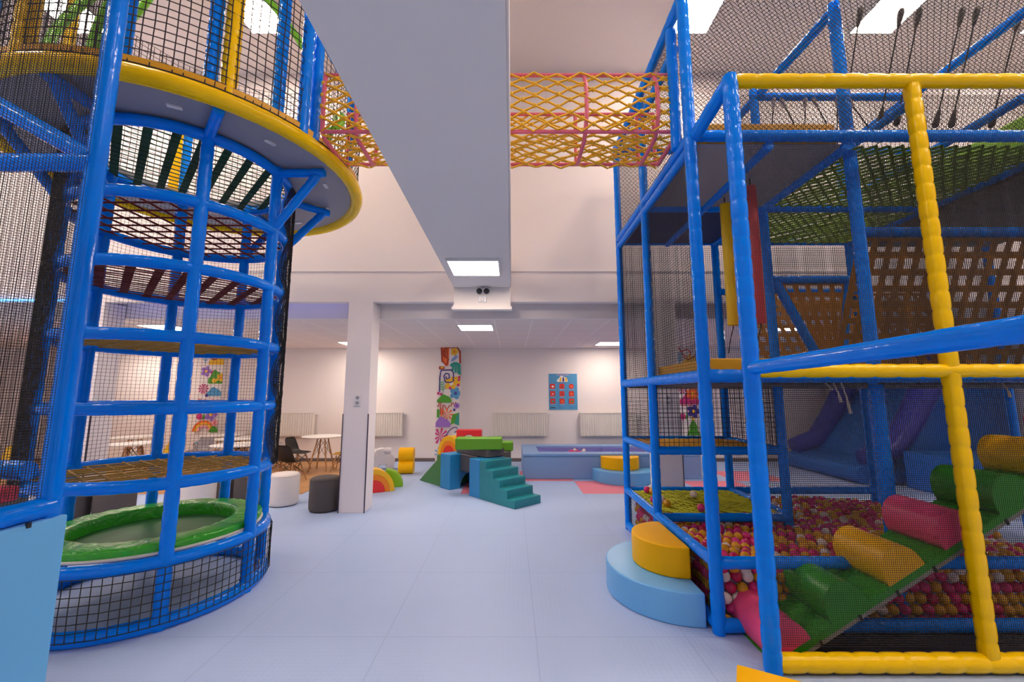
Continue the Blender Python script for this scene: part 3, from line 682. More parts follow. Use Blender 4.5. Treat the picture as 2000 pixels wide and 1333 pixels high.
# outer bay toward the camera: blue corner post, yellow posts and rails
DX, DY, EX = 1.515, 2.62, 2.775
post(DX, DY, 0, 3.80, r=0.052)
post(EX, DY, 0.05, 3.74, 'yellow', 0.038, sq=5, n=16, pinch=0.12, seg=0.125, phase=R(25))
post(4.02, DY, 0.05, 3.74, 'yellow', 0.038, sq=5, n=16, pinch=0.12, seg=0.125, phase=R(25))
for z, rr in ((3.765, 0.048), (1.75, 0.044), (0.055, 0.052)):
    rail((DX + 0.03, DY, z), (4.1, DY, z), 'yellow', rr, pinch=0.13, seg=0.15)
rail((DX, DY, 3.77), (XA + 0.03, YC, 3.60), r=0.05)
rail((DX, DY, 1.765), (DX, -0.95, 1.833), r=0.043, pinch=0.05, seg=0.22)
post(DX, -0.95, 0, 3.8, r=0.052)
# long rails
rail((XA, YA, 0.05), (XA, YC, 0.05)); rail((XA, YC, 0.05), (XK, YC, 0.05))
rail((XA, YC, Z05), (XA, YA, Z05), r=0.042); rail((XA, YC, Z05), (4.3, YC, Z05), r=0.042)
rail((XA, YBm, Z05 - 0.02), (XG, YBm, Z05 - 0.02), r=0.042); rail((XA, YA, Z05), (XJ, YA, Z05), r=0.042); rail((XG, YBm, Z05), (XG, YA, Z05), r=0.04)
rail((XA, YBm, Z1), (XA, YA, Z1), r=0.04); rail((XA, YBm, Z1), (XG, YBm, Z1), r=0.042); rail((XA, YA, Z1), (XG, YA, Z1), r=0.04); rail((XG, YBm, Z1), (XG, YA, Z1), r=0.04)
rail((XA, YC, Z2), (XA, YA, Z2), r=0.048); rail((XA, YC, Z2), (XK, YC, Z2), r=0.050); rail((XA, YA, Z2), (XK, YA, Z2))
rail((XG, YC, Z2 - 0.02), (XG, YA, Z2 - 0.02), r=0.04)
rail((XA, YC, Z3 + 0.01), (XA, YA, Z3 + 0.01), r=0.043); rail((XA, YC, Z3 - 0.085), (XA, YA, Z3 - 0.085), r=0.040)
rail((XA, YC, Z3 + 0.02), (XK, YC, Z3 + 0.02), r=0.045)
rail((XA, YA, Z3 - 0.02), (XK, YA, Z3 - 0.02)); rail((XA, YBm, Z3 - 0.045), (XJ, YBm, Z3 - 0.045))
rail((XG, YC + 0.01, Z3 - 0.05), (XG, YA, Z3 - 0.05)); rail((2.03, YC + 0.01, Z3 - 0.05), (2.03, YA, Z3 - 0.05), r=0.040); rail((XJ, YC, Z3 - 0.04), (XJ, YA, Z3 - 0.04))
rail((XA, YC, ZT), (XA, YA, ZT)); rail((XA, 3.2, 4.55), (XA, YBm, 4.55), r=0.04)
rail((2.75, 3.14, ZT), (XG, YA, ZT)); rail((XJ, YC, ZT), (XJ, YA, ZT)); rail((XA, YC, ZT + 0.04), (XK, YC, ZT + 0.04)); rail((XG, YBm, ZT - 0.02), (XJ, YBm, ZT - 0.02), r=0.042); rail((XA, YA, ZT), (XK, YA, ZT))
rail((4.17, 3.08, 4.0), (4.17, YA, 4.0), r=0.04); rail((3.3, 3.14, 4.0), (3.3, YA, 4.0), r=0.04)
rail((2.78, 3.18, 2.895), (XK, 3.18, 2.895), r=0.042)
# decks and pads
b = MB(); b.box((XA + 0.04, YC + 0.04, Z3 - 0.05), (XG - 0.04, YBm, Z3 - 0.02)); part('upper_deck', b, 'deck', FR)
b = MB(); b.box((XA + 0.04, YBm + 0.02, Z3 - 0.05), (XG - 0.04, YA - 0.04, Z3 - 0.02)); part('upper_deck', b, 'navy', FR)
b = MB(); b.box((XJ + 0.04, YC + 0.04, Z3 - 0.10), (XK, YA - 0.04, Z3 - 0.06)); part('upper_deck', b, 'deckdark', FR)
b = MB(); b.box((XA + 0.06, YC + 0.06, Z3 - 0.01), (XG - 0.05, YBm, Z3 + 0.170)); part('deck_pad', b, 'orange', FR, 0.01)
b = MB(); b.box((XA + 0.05, YC + 0.05, Z2 - 0.06), (XG, YA - 0.05, Z2 - 0.03)); part('lower_deck', b, 'deckdark', FR)
b = MB(); b.box((XG, YC + 0.05, Z2 - 0.06), (XK, YA - 0.05, Z2 - 0.03)); part('lower_deck', b, 'deckdark', FR)
b = MB(); b.box((XA + 0.07, YC + 0.07, Z2 + 0.0), (XG - 0.3, YBm, Z2 + 0.135)); part('deck_pad', b, 'orange', FR, 0.01)
b = MB(); b.box((XA + 0.6, YC + 0.3, 4.9), (XA + 0.61, YC + 0.31, 4.91)); 
# green sheet at the top right
b = MB(); pr = [(0.0, -0.22), (0.10, 0.02), (1.15, 0.60), (1.15, -0.22)]
b.extrude(pr, lambda u, v, w: (4.44 + u, 3.55 + w, 4.03 + v), 0.8, 0); part('green_slide_sheet', b, 'lime', FR)
# rope floors
def rope_floor(x0, x1, y0, y1, z, m, pitch, r, jit=0.006, name='rope_floor'):
    mb = MB(); nu, nv = int((x1 - x0) / pitch), int((y1 - y0) / pitch)
    nu -= nu % 2; nv -= nv % 2
    zf = z if callable(z) else (lambda u, v: z)
    def q(u, v): return (x0 + (x1 - x0) * u + random.uniform(-jit, jit), y0 + (y1 - y0) * v + random.uniform(-jit, jit), zf(u, v) + random.uniform(-jit, jit))
    for k in range(-nv, nu + 1, 2):
        a, b_ = max(0, -k), min(nv, nu - k)
        if b_ > a: mb.tube([q((k + t) / nu, t / nv) for t in range(a, b_ + 1, 2)] if b_ - a > 2 else [q((k + a) / nu, a / nv), q((k + b_) / nu, b_ / nv)], r, 4, cap=False)
    for k in range(0, nu + nv + 1, 2):
        a, b_ = max(0, k - nu), min(nv, k)
        if b_ > a: mb.tube([q((k - t) / nu, t / nv) for t in range(a, b_ + 1, 2)] if b_ - a > 2 else [q((k - a) / nu, a / nv), q((k - b_) / nu, b_ / nv)], r, 4, cap=False)
    return part(name, mb, m, FR)
rope_floor(XA + 0.04, XG - 0.04, YBm + 0.03, YA - 0.03, Z05 + 0.0, 'limerope', 0.052, 0.0125)
rope_floor(XA + 0.04, XG - 0.04, YBm + 0.03, YA - 0.03, Z1, 'orange', 0.052, 0.0125)
rope_floor(XG + 0.03, XJ - 0.03, YC + 0.04, YA - 0.03, Z3 - 0.04, 'grope', 0.050, 0.0125)
# woven webbing: a wide sloping sheet and a V-shaped one
def webbing(a, b_, c, nu, nv, wd, d=None, name='webbing'):
    a, b_, c = Vector(a), Vector(b_), Vector(c); d = Vector(d) if d else b_ + c - a
    f = lambda u, v: (a * (1 - u) + b_ * u) * (1 - v) + (c * (1 - u) + d * u) * v
    nrm = (b_ - a).cross(c - a).normalized(); mb = MB()
    def strap(p, q, side, lift):
        n = 10; vs = []
        for i in range(n + 1):
            pt = p.lerp(q, i / n) + nrm * (lift * (1 if i % 2 else -1) * 0.5)
            vs += [pt - side * wd / 2 - nrm * 0.002, pt + side * wd / 2 - nrm * 0.002, pt + side * wd / 2 + nrm * 0.002, pt - side * wd / 2 + nrm * 0.002]
        fs = []
        for i in range(n):
            for k in range(4): fs.append((i * 4 + k, i * 4 + (k + 1) % 4, i * 4 + 4 + (k + 1) % 4, i * 4 + 4 + k))
        mb.add(vs, fs)
    for i in range(nu + 1):
        p, q = f(i / nu, 0), f(i / nu, 1); strap(p, q, (b_ - a).normalized(), 0.006)
    for j in range(nv + 1):
        p, q = f(0, j / nv), f(1, j / nv); strap(p, q, (c - a).normalized(), -0.006)
    return part(name, mb, 'web', FR)
webbing((2.82, 3.20, 2.855), (5.6, 3.20, 2.855), (2.82, 3.60, 1.84), 23, 8, 0.054)
webbing((2.72, 5.12, 2.86), (5.2, 5.12, 2.86), (2.76, 4.55, 1.84), 21, 9, 0.054)
rail((XG, YA - 0.05, 2.90), (XJ, YA - 0.05, 2.90), r=0.042); rail((XG, YBm, 2.775), (3.62, YBm, 2.775), r=0.043)
rail((2.72, YBm, 2.755), (3.10, YBm - 0.05, 1.85), r=0.044); rail((3.47, YBm, 2.755), (3.27, YBm - 0.05, 1.85), r=0.042)
webbing((2.78, YBm, 2.74), (3.43, YBm, 2.74), (3.08, YBm - 0.05, 1.88), 5, 7, 0.052, (3.27, YBm - 0.05, 1.88))
# knotted cords under the lower deck
for x, y, L in ((2.36, 3.05, 0.14), (2.42, 3.05, 0.22), (2.30, 3.05, 0.05), (3.6, 3.05, 0.10)):
    b = MB(); b.tube([(x, y, Z2 - 0.05), (x + 0.02, y - 0.01, Z2 - 0.05 - L * 0.5), (x + 0.045, y, Z2 - 0.05 - L)], [0.006, 0.006, 0.011], 6); part('cord_end', b, 'cord', FR)
# nets
plane_net(FR, 'net', (XA, YC, Z2 + 0.05), (XA, YA, Z2 + 0.05), (XA, YC, Z3 - 0.1), 0.024, 0.0018)
plane_net(FR, 'net', (XA, YC, 0.09), (XA, YBm, 0.09), (XA, YC, Z05 - 0.03), 0.030, 0.0018)
plane_net(FR, 'net', (XA, YBm, 0.09), (XA, YA, 0.09), (XA, YBm, Z05 - 0.03), 0.030, 0.0018)
plane_net(FR, 'net', (XA, YBm, Z1), (XA, YA, Z1), (XA, YBm, Z2 - 0.03), 0.024, 0.0018)
plane_net(FR, 'net', (XA, YA, Z1 + 0.03), (XG, YA, Z1 + 0.03), (XA, YA, Z2 - 0.03), 0.047, 0.0028, jit=0.002)
plane_net(FR, 'net', (XG, YBm, Z1 + 0.03), (XG, YA, Z1 + 0.03), (XG, YBm, Z2 - 0.03), 0.047, 0.0028, jit=0.002)
plane_net(FR, 'net', (XA, YBm, Z1 + 0.03), (XG, YBm, Z1 + 0.03), (XA, YBm, Z2 - 0.03), 0.047, 0.0028, jit=0.002)
plane_net(FR, 'net', (XA, YA, Z2 + 0.05), (XK, YA, Z2 + 0.05), (XA, YA, Z3 - 0.08), 0.026, 0.0022)
plane_net(FR, 'net', (XG, YA, 0.09), (XK, YA, 0.09), (XG, YA, Z2 - 0.06), 0.024, 0.0024)
plane_net(FR, 'net', (XA, YC, Z3 + 0.06), (XK, YC, Z3 + 0.06), (XA, YC, ZT), 0.021, 0.0022, 'darknet', True, 0.0008, 8)
plane_net(FR, 'net', (XA, YA, Z3 + 0.06), (XK, YA, Z3 + 0.06), (XA, YA, ZT), 0.028, 0.0024, 'darknet', True, 0.0, 8)
plane_net(FR, 'net', (XA, 3.25, Z3 + 0.06), (XA, YA, Z3 + 0.06), (XA, 3.25, ZT), 0.030, 0.0022, 'darknet')
plane_net(FR, 'net', (XA, YC, ZT + 0.06), (XK, YC, ZT + 0.06), (XA, YA, ZT + 0.02), 0.030, 0.0022, 'darknet', True, 0.0, 10)
plane_net(FR, 'net', (DX + 0.05, DY + 0.055, 0.11), (4.02, DY + 0.055, 0.11), (DX + 0.05, DY + 0.055, 1.70), 0.0125, 0.00135, 'black', False, 0.0, 60)
plane_net(FR, 'net', (DX + 0.05, DY + 0.055, 1.80), (4.02, DY + 0.055, 1.80), (DX + 0.05, DY + 0.055, 3.70), 0.0125, 0.00135, 'black', False, 0.0, 60)
plane_net(FR, 'net', (2.80, 3.10, 1.80), (XK, 3.10, 1.80), (2.80, 3.10, 3.50), 0.0155, 0.0015, 'black', False, 0.0, 60)
# black rubber mat under the ramp bay
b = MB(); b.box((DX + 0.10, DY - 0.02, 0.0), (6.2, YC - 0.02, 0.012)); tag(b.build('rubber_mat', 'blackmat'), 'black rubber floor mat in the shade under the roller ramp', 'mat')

# ------------------------------------------------------------------ roller ramp
RY0, RY1 = 2.70, 3.09
RP = thing('roller_ramp', 'sloping green ramp with half-round rollers rising to the right behind the yellow post', 'ramp', (1.50, (RY0 + RY1) / 2, 0))
sl = math.atan(0.572); cs, sn = math.cos(sl), math.sin(sl)
def rp(s, h, y): return (1.550 + s * cs - h * sn, y, -0.004 + s * sn + h * cs)
b = MB(); b.extrude([(-0.06, 0.0), (0.02, -0.042), (3.0, -0.042), (3.0, 0.0)], lambda u, v, w: rp(u, v, w), RY1, RY0); part('ramp_mat', b, 'rampgreen', RP)
b = MB(); b.extrude([(0.04, -0.070), (2.98, -0.070), (2.98, -0.043), (0.09, -0.043)], lambda u, v, w: rp(u, v, w), RY1 + 0.005, RY0 + 0.005); rbd = part('ramp_board', b, 'board', RP)
for s in (0.33, 0.62, 0.9, 1.18, 1.46, 1.74, 2.02, 2.3):
    b = MB(); b.extrude([(s - 0.008, -0.074), (s + 0.008, -0.074), (s + 0.008, -0.035), (s - 0.008, -0.035)], lambda u, v, w: rp(u, v, w), RY0 - 0.002, RY0 + 0.006); part('staple', b, 'dark', rbd)
for k, m in enumerate(('rollpink', 'rollgreen', 'rollyellow', 'rollpink', 'rollgreen', 'rollyellow', 'rollpink')):
    c = 0.155 + 0.428 * k
    prof = [(c + 0.135 * math.cos(PI * j / 22), 0.185 * abs(math.sin(PI * j / 22)) ** 0.85) for j in range(23)]
    b = MB(); b.extrude(prof, lambda u, v, w: rp(u, v, w), RY1, RY0, 0, None, True); 
    o = part('roller', b, m, RP); o['label'] = m[4:] + ' half-round roller'

# ------------------------------------------------------------------ hanging bags and grip ropes
for x, y, zt, z0, z1, m, lab in ((2.05, 3.78, 3.49, 2.235, 3.42, 'bagyellow', 'yellow cylindrical bag hanging in the play frame below the upper deck'), (2.125, 3.48, 3.52, 2.20, 3.44, 'bagred', 'dark red cylindrical bag hanging in the play frame below the upper deck')):
    t = thing('hanging_bag', lab, 'punch bag', (x, y, z0))
    b = MB(); b.lathe([(0.0001, 0), (0.043, 0), (0.046, 0.01), (0.046, z1 - z0 - 0.01), (0.043, z1 - z0), (0.0001, z1 - z0)], (0, 0, 0), 20); b.build('bag', m, t)
    b = MB(); b.tube([(0, 0, z1 - z0), (0, 0, zt - z0)], 0.006, 6); b.build('strap', 'dark', t)
    b = MB(); b.tube([(0, 0, 0.0), (0, 0, -0.02), (-0.03, 0, -0.12), (-0.06, 0, -0.26)], 0.005, 6); b.build('tail_cord', 'dark', t)
def grip_rope(top, bot, lab, grp, g=0.026, m='grip', gl=0.17):
    t = thing('grip_rope', lab, 'rope', bot, 0, grp); v = Vector(top) - Vector(bot); n = v.normalized(); L = v.length
    b = MB(); b.tube([(0, 0, 0), tuple(v)], 0.0065, 6); b.build('rope', 'black_rope', t)
    for q in (0.0, L - gl):
        p = [tuple(n * (q + gl * s)) for s in (0, 0.1, 0.3, 0.7, 0.9, 1.0)]
        rr = [g * s for s in (0.5, 0.95, 1.0, 0.7, 0.5, 0.3)]
        if q > 0: rr = rr[::-1]
        b = MB(); b.tube(p, rr, 10); b.build('grip', m, t)
nr = [(3.201, 3.368, 5.124, 3.107, 3.6, 4.066), (3.577, 3.368, 5.115, 3.46, 3.6, 4.118), (3.743, 3.368, 5.116, 3.618, 3.6, 4.113), (4.139, 3.368, 5.12, 3.982, 3.6, 4.092), (4.276, 3.368, 5.132, 4.132, 3.6, 4.092), (4.655, 3.368, 5.071, 4.508, 3.6, 4.092)]
for k, q in enumerate(nr):
    grip_rope(q[:3], q[3:], 'black rope with rubber grips, %s in the near row' % ['leftmost', 'second from the left', 'third from the left', 'third from the right', 'second from the right', 'rightmost'][k], 'near row of grip ropes')
for k, (a, c) in enumerate(((2.86, 2.80), (2.93, 3.16), (3.20, 3.17), (3.28, 3.52), (3.55, 3.52), (3.66, 3.98))):
    grip_rope((a, 4.13, ZT - 0.05), (c, 4.16, 4.30), 'grey-topped rope of the far row, %s' % ['leftmost', 'second from the left', 'third from the left', 'fourth from the left', 'fifth from the left', 'last on the right'][k], 'far row of grip ropes', 0.022, 'cgrey', 0.12)

# ------------------------------------------------------------------ half-round steps
def half_round(loc, rz, r, h, m, lab, group=None):
    n = 40; prof = [(-r, 0)] + [(-r * math.cos(PI * k / n), -r * math.sin(PI * k / n)) for k in range(1, n)] + [(r, 0)]
    b = MB(); b.extrude(prof, lambda u, v, w: (u, v, w), 0.0, h, 0, None, False)
    o = b.build('half_round_step', m, None, 0.012); o.location = loc; o.rotation_euler = (0, 0, rz)
    return tag(o, lab, 'step', group)
half_round((1.345, 3.63, 0), R(-90), 0.555, 0.225, 'lightblue', 'big light blue half-round step on the floor at the ball pit')
half_round((1.345, 3.63, 0.226), R(-90), 0.335, 0.225, 'midyellow', 'smaller yellow half-round step on the big light blue one at the ball pit')
half_round((2.13, 8.12, 0), 0, 0.60, 0.22, 'lightblue', 'light blue half-round step on the floor at the far ball pool')
half_round((2.05, 8.12, 0.221), 0, 0.36, 0.22, 'midyellow', 'yellow half-round step stacked on the blue one at the far ball pool')
b = MB(); b.box((-0.3, -0.5, 0), (0.3, 0, 0.10)); o = b.build('foam_block', 'midyellow', None, 0.012)
c0 = Vector((1.262, 2.535)); o.location = (c0.x + 0.18, c0.y - 0.17, 0); 
# corner nearest the blue post, turned a little
b2 = MB(); b2.add([(1.262, 2.535, 0), (1.075, 2.20, 0), (1.36, 2.03, 0), (1.545, 2.385, 0), (1.262, 2.535, 0.10), (1.075, 2.20, 0.10), (1.36, 2.03, 0.10), (1.545, 2.385, 0.10)], [(0, 1, 2, 3)[::1], (7, 6, 5, 4), (0, 4, 5, 1), (1, 5, 6, 2), (2, 6, 7, 3), (3, 7, 4, 0)])
bpy.data.objects.remove(o)
tag(b2.build('foam_block', 'midyellow', None, 0.01), 'flat yellow foam block on the floor at the bottom edge by the blue post', 'foam block')

# ------------------------------------------------------------------ balls of the ball pit
BR_ = 0.0385
def ballmesh(m):
    b = MB(); b.sphere((0, 0, 0), BR_, 0, 14, 10)
    me = bpy.data.meshes.new('ball_' + m); me.from_pydata(b.v, [], b.f); me.materials.append(M[m]); me.polygons.foreach_set('use_smooth', b.s); me.update(); return me
BM = {m: ballmesh(m) for m in ('ballpink', 'ballyellow', 'ballwhite', 'ballred')}
rb = random.Random(3)
def pick():
    q = rb.random(); return 'ballpink' if q < 0.33 else 'ballyellow' if q < 0.80 else 'ballwhite' if q < 0.89 else 'ballred'
spots = []
d = 0.080
yy = YC + 0.10; row = 0
while yy < YA - 0.08:
    xx = XA + 0.09 + (d / 2 if row % 2 else 0)
    while xx < XJ - 0.05:
        h = 0.335 + 0.05 * math.sin(xx * 3.1 + yy * 2) * math.cos(yy * 2.7) + 0.035 * rb.random()
        if XA < xx < XG + 0.05 and yy > YBm - 0.06: h = min(h, 0.355 - 0.02 * rb.random())
        spots.append((xx + rb.uniform(-.008, .008), yy + rb.uniform(-.008, .008), h, 0)); xx += d
    yy += d * 0.87; row += 1
for L in range(5):
    z = 0.0395 + 0.072 * L
    xx = XA + 0.10 + (d / 2 if L % 2 else 0)
    while xx < XJ: spots.append((xx, YC + 0.085 + rb.uniform(-.006, .006), z + rb.uniform(-.004, .004), 1)); xx += d
    yy = YC + 0.12 + (d / 2 if L % 2 else 0)
    while yy < YA - 0.06: spots.append((XA + 0.085 + rb.uniform(-.006, .006), yy, z + rb.uniform(-.004, .004), 2)); yy += d
def rank(s):
    x, y, z, k = s; dd = math.hypot(x, y)
    if k == 1: return dd if x < 2.02 else dd + 3.5
    if k == 2: return dd + (0.3 if 3.25 < y < 4.1 and z < 0.4 else 0)
    return dd + (2.0 if x > 3.3 else 0) + (1.5 if (x > 1.95 and y < 3.2) else 0) + (0.8 if y > YBm and x < XG else 0)
spots.sort(key=rank)
LAB = {'ballpink': 'pink plastic ball in the ball pit of the play frame', 'ballyellow': 'yellow plastic ball in the ball pit of the play frame', 'ballwhite': 'white plastic ball in the ball pit of the play frame', 'ballred': 'raspberry red plastic ball in the ball pit of the play frame'}
for x, y, z, k in spots[:290]:
    m = pick(); o = bpy.data.objects.new('ball', BM[m]); COL.objects.link(o); o.location = (x, y, z)
    tag(o, LAB[m], 'ball', m[4:] + ' balls in the ball pit')
b = MB(); mats = ['ballpink', 'ballyellow', 'ballwhite', 'ballred']
for x, y, z, k in spots[290:]: b.sphere((x, y, z), BR_, mats.index(pick()), 8, 6)
tag(b.build('balls', mats), 'mass of pink, yellow and white plastic balls filling the ball pit', 'balls', kind='stuff')
for x, y, z, m, lab in ((1.62, 4.95, 0.495, 'ballyellow', 'yellow ball in the back corner of the lime rope floor'), (1.58, 5.02, 0.495, 'ballpink', 'pink ball left of the yellow one in the back corner of the lime rope floor'), (1.70, 5.06, 0.495, 'ballpink', 'pink ball right of the yellow one in the back corner of the lime rope floor'),
                        (2.02, 4.78, 0.497, 'ballwhite', 'white ball alone in the middle of the lime rope floor'), (1.86, 4.24, 0.497, 'ballpink', 'bright pink ball at the front edge of the lime rope floor'),
                        (1.585, 4.40, 0.497, 'ballyellow', 'yellow ball beside the blue post on the lime rope floor'), (1.585, 4.58, 0.497, 'ballwhite', 'white ball behind the yellow one beside the blue post on the lime rope floor'), (1.50, 4.55, 0.497, 'ballpink', 'pink ball left of the white one beside the blue post on the lime rope floor'), (1.66, 5.1, 0.50, 'ballwhite', 'white ball at the far rail of the lime rope floor')):
    o = bpy.data.objects.new('ball', BM[m]); COL.objects.link(o); o.location = (x, y, z); tag(o, lab, 'ball')

# ------------------------------------------------------------------ far ball pool
PL = thing('ball_pool', 'long light blue padded ball pool in front of the back wall', 'ball pool', (1.9, 8.8, 0))
px0, px1, py0, py1, ph, pw = 0.21, 3.62, 8.13, 9.66, 0.475, 0.30
def side(lo, hi, m='poolblue', name='side_cushion'):
    b = MB(); b.box(lo, hi); return part(name, b, m, PL, 0.014)
side((px0, py0, 0), (1.98, py0 + pw, ph)); side((1.985, py0, 0), (px1, py0 + pw, ph)); side((px0, py0 + pw, 0), (px0 + pw + 0.02, py1, ph)); side((px1 - pw, py0 + pw, 0), (px1, py1, ph))
side((px0 + pw + 0.02, py1 - pw, 0), (1.98, py1, ph)); side((1.985, py1 - pw, 0), (px1 - pw, py1, ph))
for a, c in ((px0 + pw + 0.02, 1.98), (1.985, px1 - pw)): side((a, py1 - pw - 0.012, 0.02), (c, py1 - pw, ph - 0.03), 'poolpurple', 'inner_lining')
for x0_, x1_ in ((px0 + 0.01, 1.97), (1.995, px1 - 0.01)):
    b = MB(); b.tube([(x0_, py0 - 0.004, ph - 0.045), (x1_, py0 - 0.004, ph - 0.045)], 0.005, 6); part('seam', b, 'blockblue', PL)
b = MB(); b.box((px0 + pw, py0 + pw, 0.0), (px1 - pw, py1 - pw, 0.05)); part('bottom_mat', b, 'poolpurple', PL)
for k, (x, y, z, m) in enumerate(((1.22, 8.95, 0.39, 'ballpink'), (1.27, 9.0, 0.40, 'ballpink'), (1.32, 8.93, 0.39, 'ballpink'), (1.37, 9.0, 0.41, 'ballpink'), (1.33, 8.98, 0.43, 'ballwhite'), (1.50, 8.95, 0.40, 'ballwhite'), (1.53, 9.0, 0.42, 'ballwhite'), (1.42, 8.92, 0.39, 'ballpink'))):
    o = bpy.data.objects.new('ball', BM[m]); COL.objects.link(o); o.location = (x, y, z)
    tag(o, ('pink' if m == 'ballpink' else 'white') + ' ball of the small heap showing over the rim of the far ball pool', 'ball', ('pink' if m == 'ballpink' else 'white') + ' balls in the far pool')
b = MB(); rq = random.Random(5)
for k in range(160):
    x = rq.uniform(1.05, 1.7); y = rq.uniform(8.5, 9.0); h = 0.06 + 0.30 * math.exp(-((x - 1.36) / 0.2) ** 2 - ((y - 8.95) / 0.25) ** 2) * rq.random()
    b.sphere((x, y, max(0.085, h)), BR_, rq.choice((0, 0, 1)), 8, 6)
tag(b.build('balls', ['ballpink', 'ballwhite']), 'heap of pink and white balls on the bottom of the far ball pool', 'balls', kind='stuff')

# ------------------------------------------------------------------ soft building blocks
ua = Vector((-0.67, 0.742, 0)); va = Vector((0.742, 0.67, 0))      # long axis of the group, across it
S0 = Vector((0.036, 6.047, 0))
def blk(fn, name, m, lab, cat='foam block', bev=0.012, mb=None):
    o = mb.build(name, m, None, bev); return tag(o, lab, cat)
def at(a, c, z): p = S0 + ua * a + va * c; return (p.x, p.y, z)
def boxat(a0, a1, c0, c1, z0, z1):
    b = MB(); b.extrude([(a0, z0), (a1, z0), (a1, z1), (a0, z1)], lambda u, v, w: at(u, w, v), c1, c0); return b
t = thing('foam_stairs', 'teal foam staircase of five steps in the middle of the hall', 'foam stairs', tuple(S0))
prof = [(0.81, 0), (0.81, 0.58)]
for k in range(5): prof += [(0.81 - 0.162 * (k + 0) - (0 if k else 0), 0.58 - 0.116 * k)] if k else []
prof = [(0.0, 0.0)]
for k in range(5): prof += [(0.162 * k, 0.116 * (k + 1)), (0.162 * (k + 1), 0.116 * (k + 1))]
prof += [(0.81, 0.0)]
b = MB(); b.extrude(prof, lambda u, v, w: at(u, w, v), 0.0, 0.53); part('steps', b, 'teal', t, 0.010)
b = MB(); b.extrude([(0.812, 0), (0.812, 0.585), (1.08, 0.585), (1.08, 0)], lambda u, v, w: at(u, w, v), 0.0, 0.53); part('back_block', b, 'blockblue', t, 0.012)
# arch block
n = 16; prof = [(0.0, 0.0), (0.0, 0.585), (0.82, 0.585), (0.82, 0.0), (0.60, 0.0)] + [(0.41 + 0.19 * math.cos(PI * k / n), 0.19 * math.sin(PI * k / n) * 1.25) for k in range(1, n)] + [(0.22, 0.0)]
b = MB(); b.extrude(prof, lambda u, v, w: at(w, u - 0.02, v), 1.60, 1.90); blk(None, 'arch_block', 'blockblue', 'blue foam block with a round arch cut in its foot, right of the green wedge', mb=b)
# wedge
b = MB(); b.extrude([(1.905, 0), (1.905, 0.575), (2.69, 0.0)], lambda u, v, w: at(u, w, v), 0.02, 0.62); blk(None, 'foam_wedge', 'wedge', 'dark green foam wedge sloping down to the left, behind the stairs', mb=b)
blk(None, 'foam_slab', 'blockgrey', 'dark grey foam slab lying across the arch block and the teal stairs', mb=boxat(0.86, 1.74, 0.20, 0.56, 0.59, 0.71))
blk(None, 'foam_slab', 'blockgrey', 'dark grey foam block standing between the arch block and the teal stairs', mb=boxat(1.10, 1.59, 0.18, 0.52, 0.30, 0.585))
bb = MB(); bb.box((-0.38, -0.14, 0.712), (0.38, 0.14, 0.90)); o = bb.build('foam_beam', 'blockgreen', None, 0.02); o.location = (-0.54, 6.98, 0); tag(o, 'bright green foam beam lying on top of the dark grey slab', 'foam block')
bb = MB(); bb.box((-0.25, -0.15, 0.612), (0.22, 0.15, 0.765)); o = bb.build('foam_beam', 'blockgreen', None, 0.02); o.location = (-0.20, 7.62, 0); tag(o, 'second green foam beam, half hidden behind the top one', 'foam block')
bb = MB(); bb.box((-0.18, -0.15, 0), (0.18, 0.15, 0.61)); o = bb.build('foam_block', 'blockgrey', None, 0.02); o.location = (-0.20, 7.62, 0); tag(o, 'grey foam block under the half hidden green beam', 'foam block')
bb = MB(); bb.box((-0.25, -0.15, 0), (0.25, 0.15, 0.71)); o = bb.build('foam_block', 'blockgrey', None, 0.02); o.location = (-0.76, 8.26, 0); tag(o, 'grey foam block behind the arch block under the red bridge piece', 'foam block')
n = 14; prof = [(-0.24, 0), (-0.24, 0.21), (0.24, 0.21), (0.24, 0), (0.12, 0)] + [(0.12 * math.cos(PI * k / n), 0.12 * math.sin(PI * k / n)) for k in range(1, n)] + [(-0.12, 0)]
b = MB(); b.extrude(prof, lambda u, v, w: (u, w, v), -0.14, 0.14); o = b.build('foam_bridge', 'blockred', None, 0.014); o.location = (-0.83, 8.24, 0.712); tag(o, 'red foam bridge piece behind the top green beam', 'foam block')
def rainbow(loc, rz, S, lab, cols, dep=0.26):
    t = thing('foam_rainbow', lab, 'foam block', loc, rz)
    edges = [1.0, 0.76, 0.53, 0.0]
    for k, m in enumerate(cols):
        r1, r0 = S * edges[k], S * edges[k + 1]; n = 28
        prof = [(r1 * math.cos(PI * j / n), r1 * 1.12 * math.sin(PI * j / n)) for j in range(n + 1)]
        prof += [(-r0 * math.cos(PI * j / n), r0 * 1.12 * math.sin(PI * j / n)) for j in range(n + 1)] if r0 > 0 else []
        b = MB(); b.extrude(prof[::-1], lambda u, v, w: (u, w, v), 0, dep)
        b.build('arch' if k < 2 else 'core', m, t, 0.008)
    return t
rainbow((-2.26, 7.02, 0), R(28), 0.335, 'yellow, orange and red foam rainbow beside the white column', ('rbyellow', 'rborange', 'rbred'))
t = rainbow((-1.29, 8.63, 0.36), R(-42), 0.36, 'yellow, orange and red foam rainbow standing behind the green wedge', ('rbyellow', 'rborange', 'rbred'))
bb = MB(); bb.box((-0.36, -0.02, 0), (0.36, 0.28, 0.355)); o = bb.build('foam_block', 'wedge', None, 0.015); o.location = (-1.29, 8.63, 0); o.rotation_euler = (0, 0, R(-42)); tag(o, 'green foam block carrying the rainbow behind the wedge', 'foam block')
n = 18; prof = [(0, 0)] + [(0.30 * math.cos(PI / 2 * k / n), 0.30 * math.sin(PI / 2 * k / n)) for k in range(n + 1)]
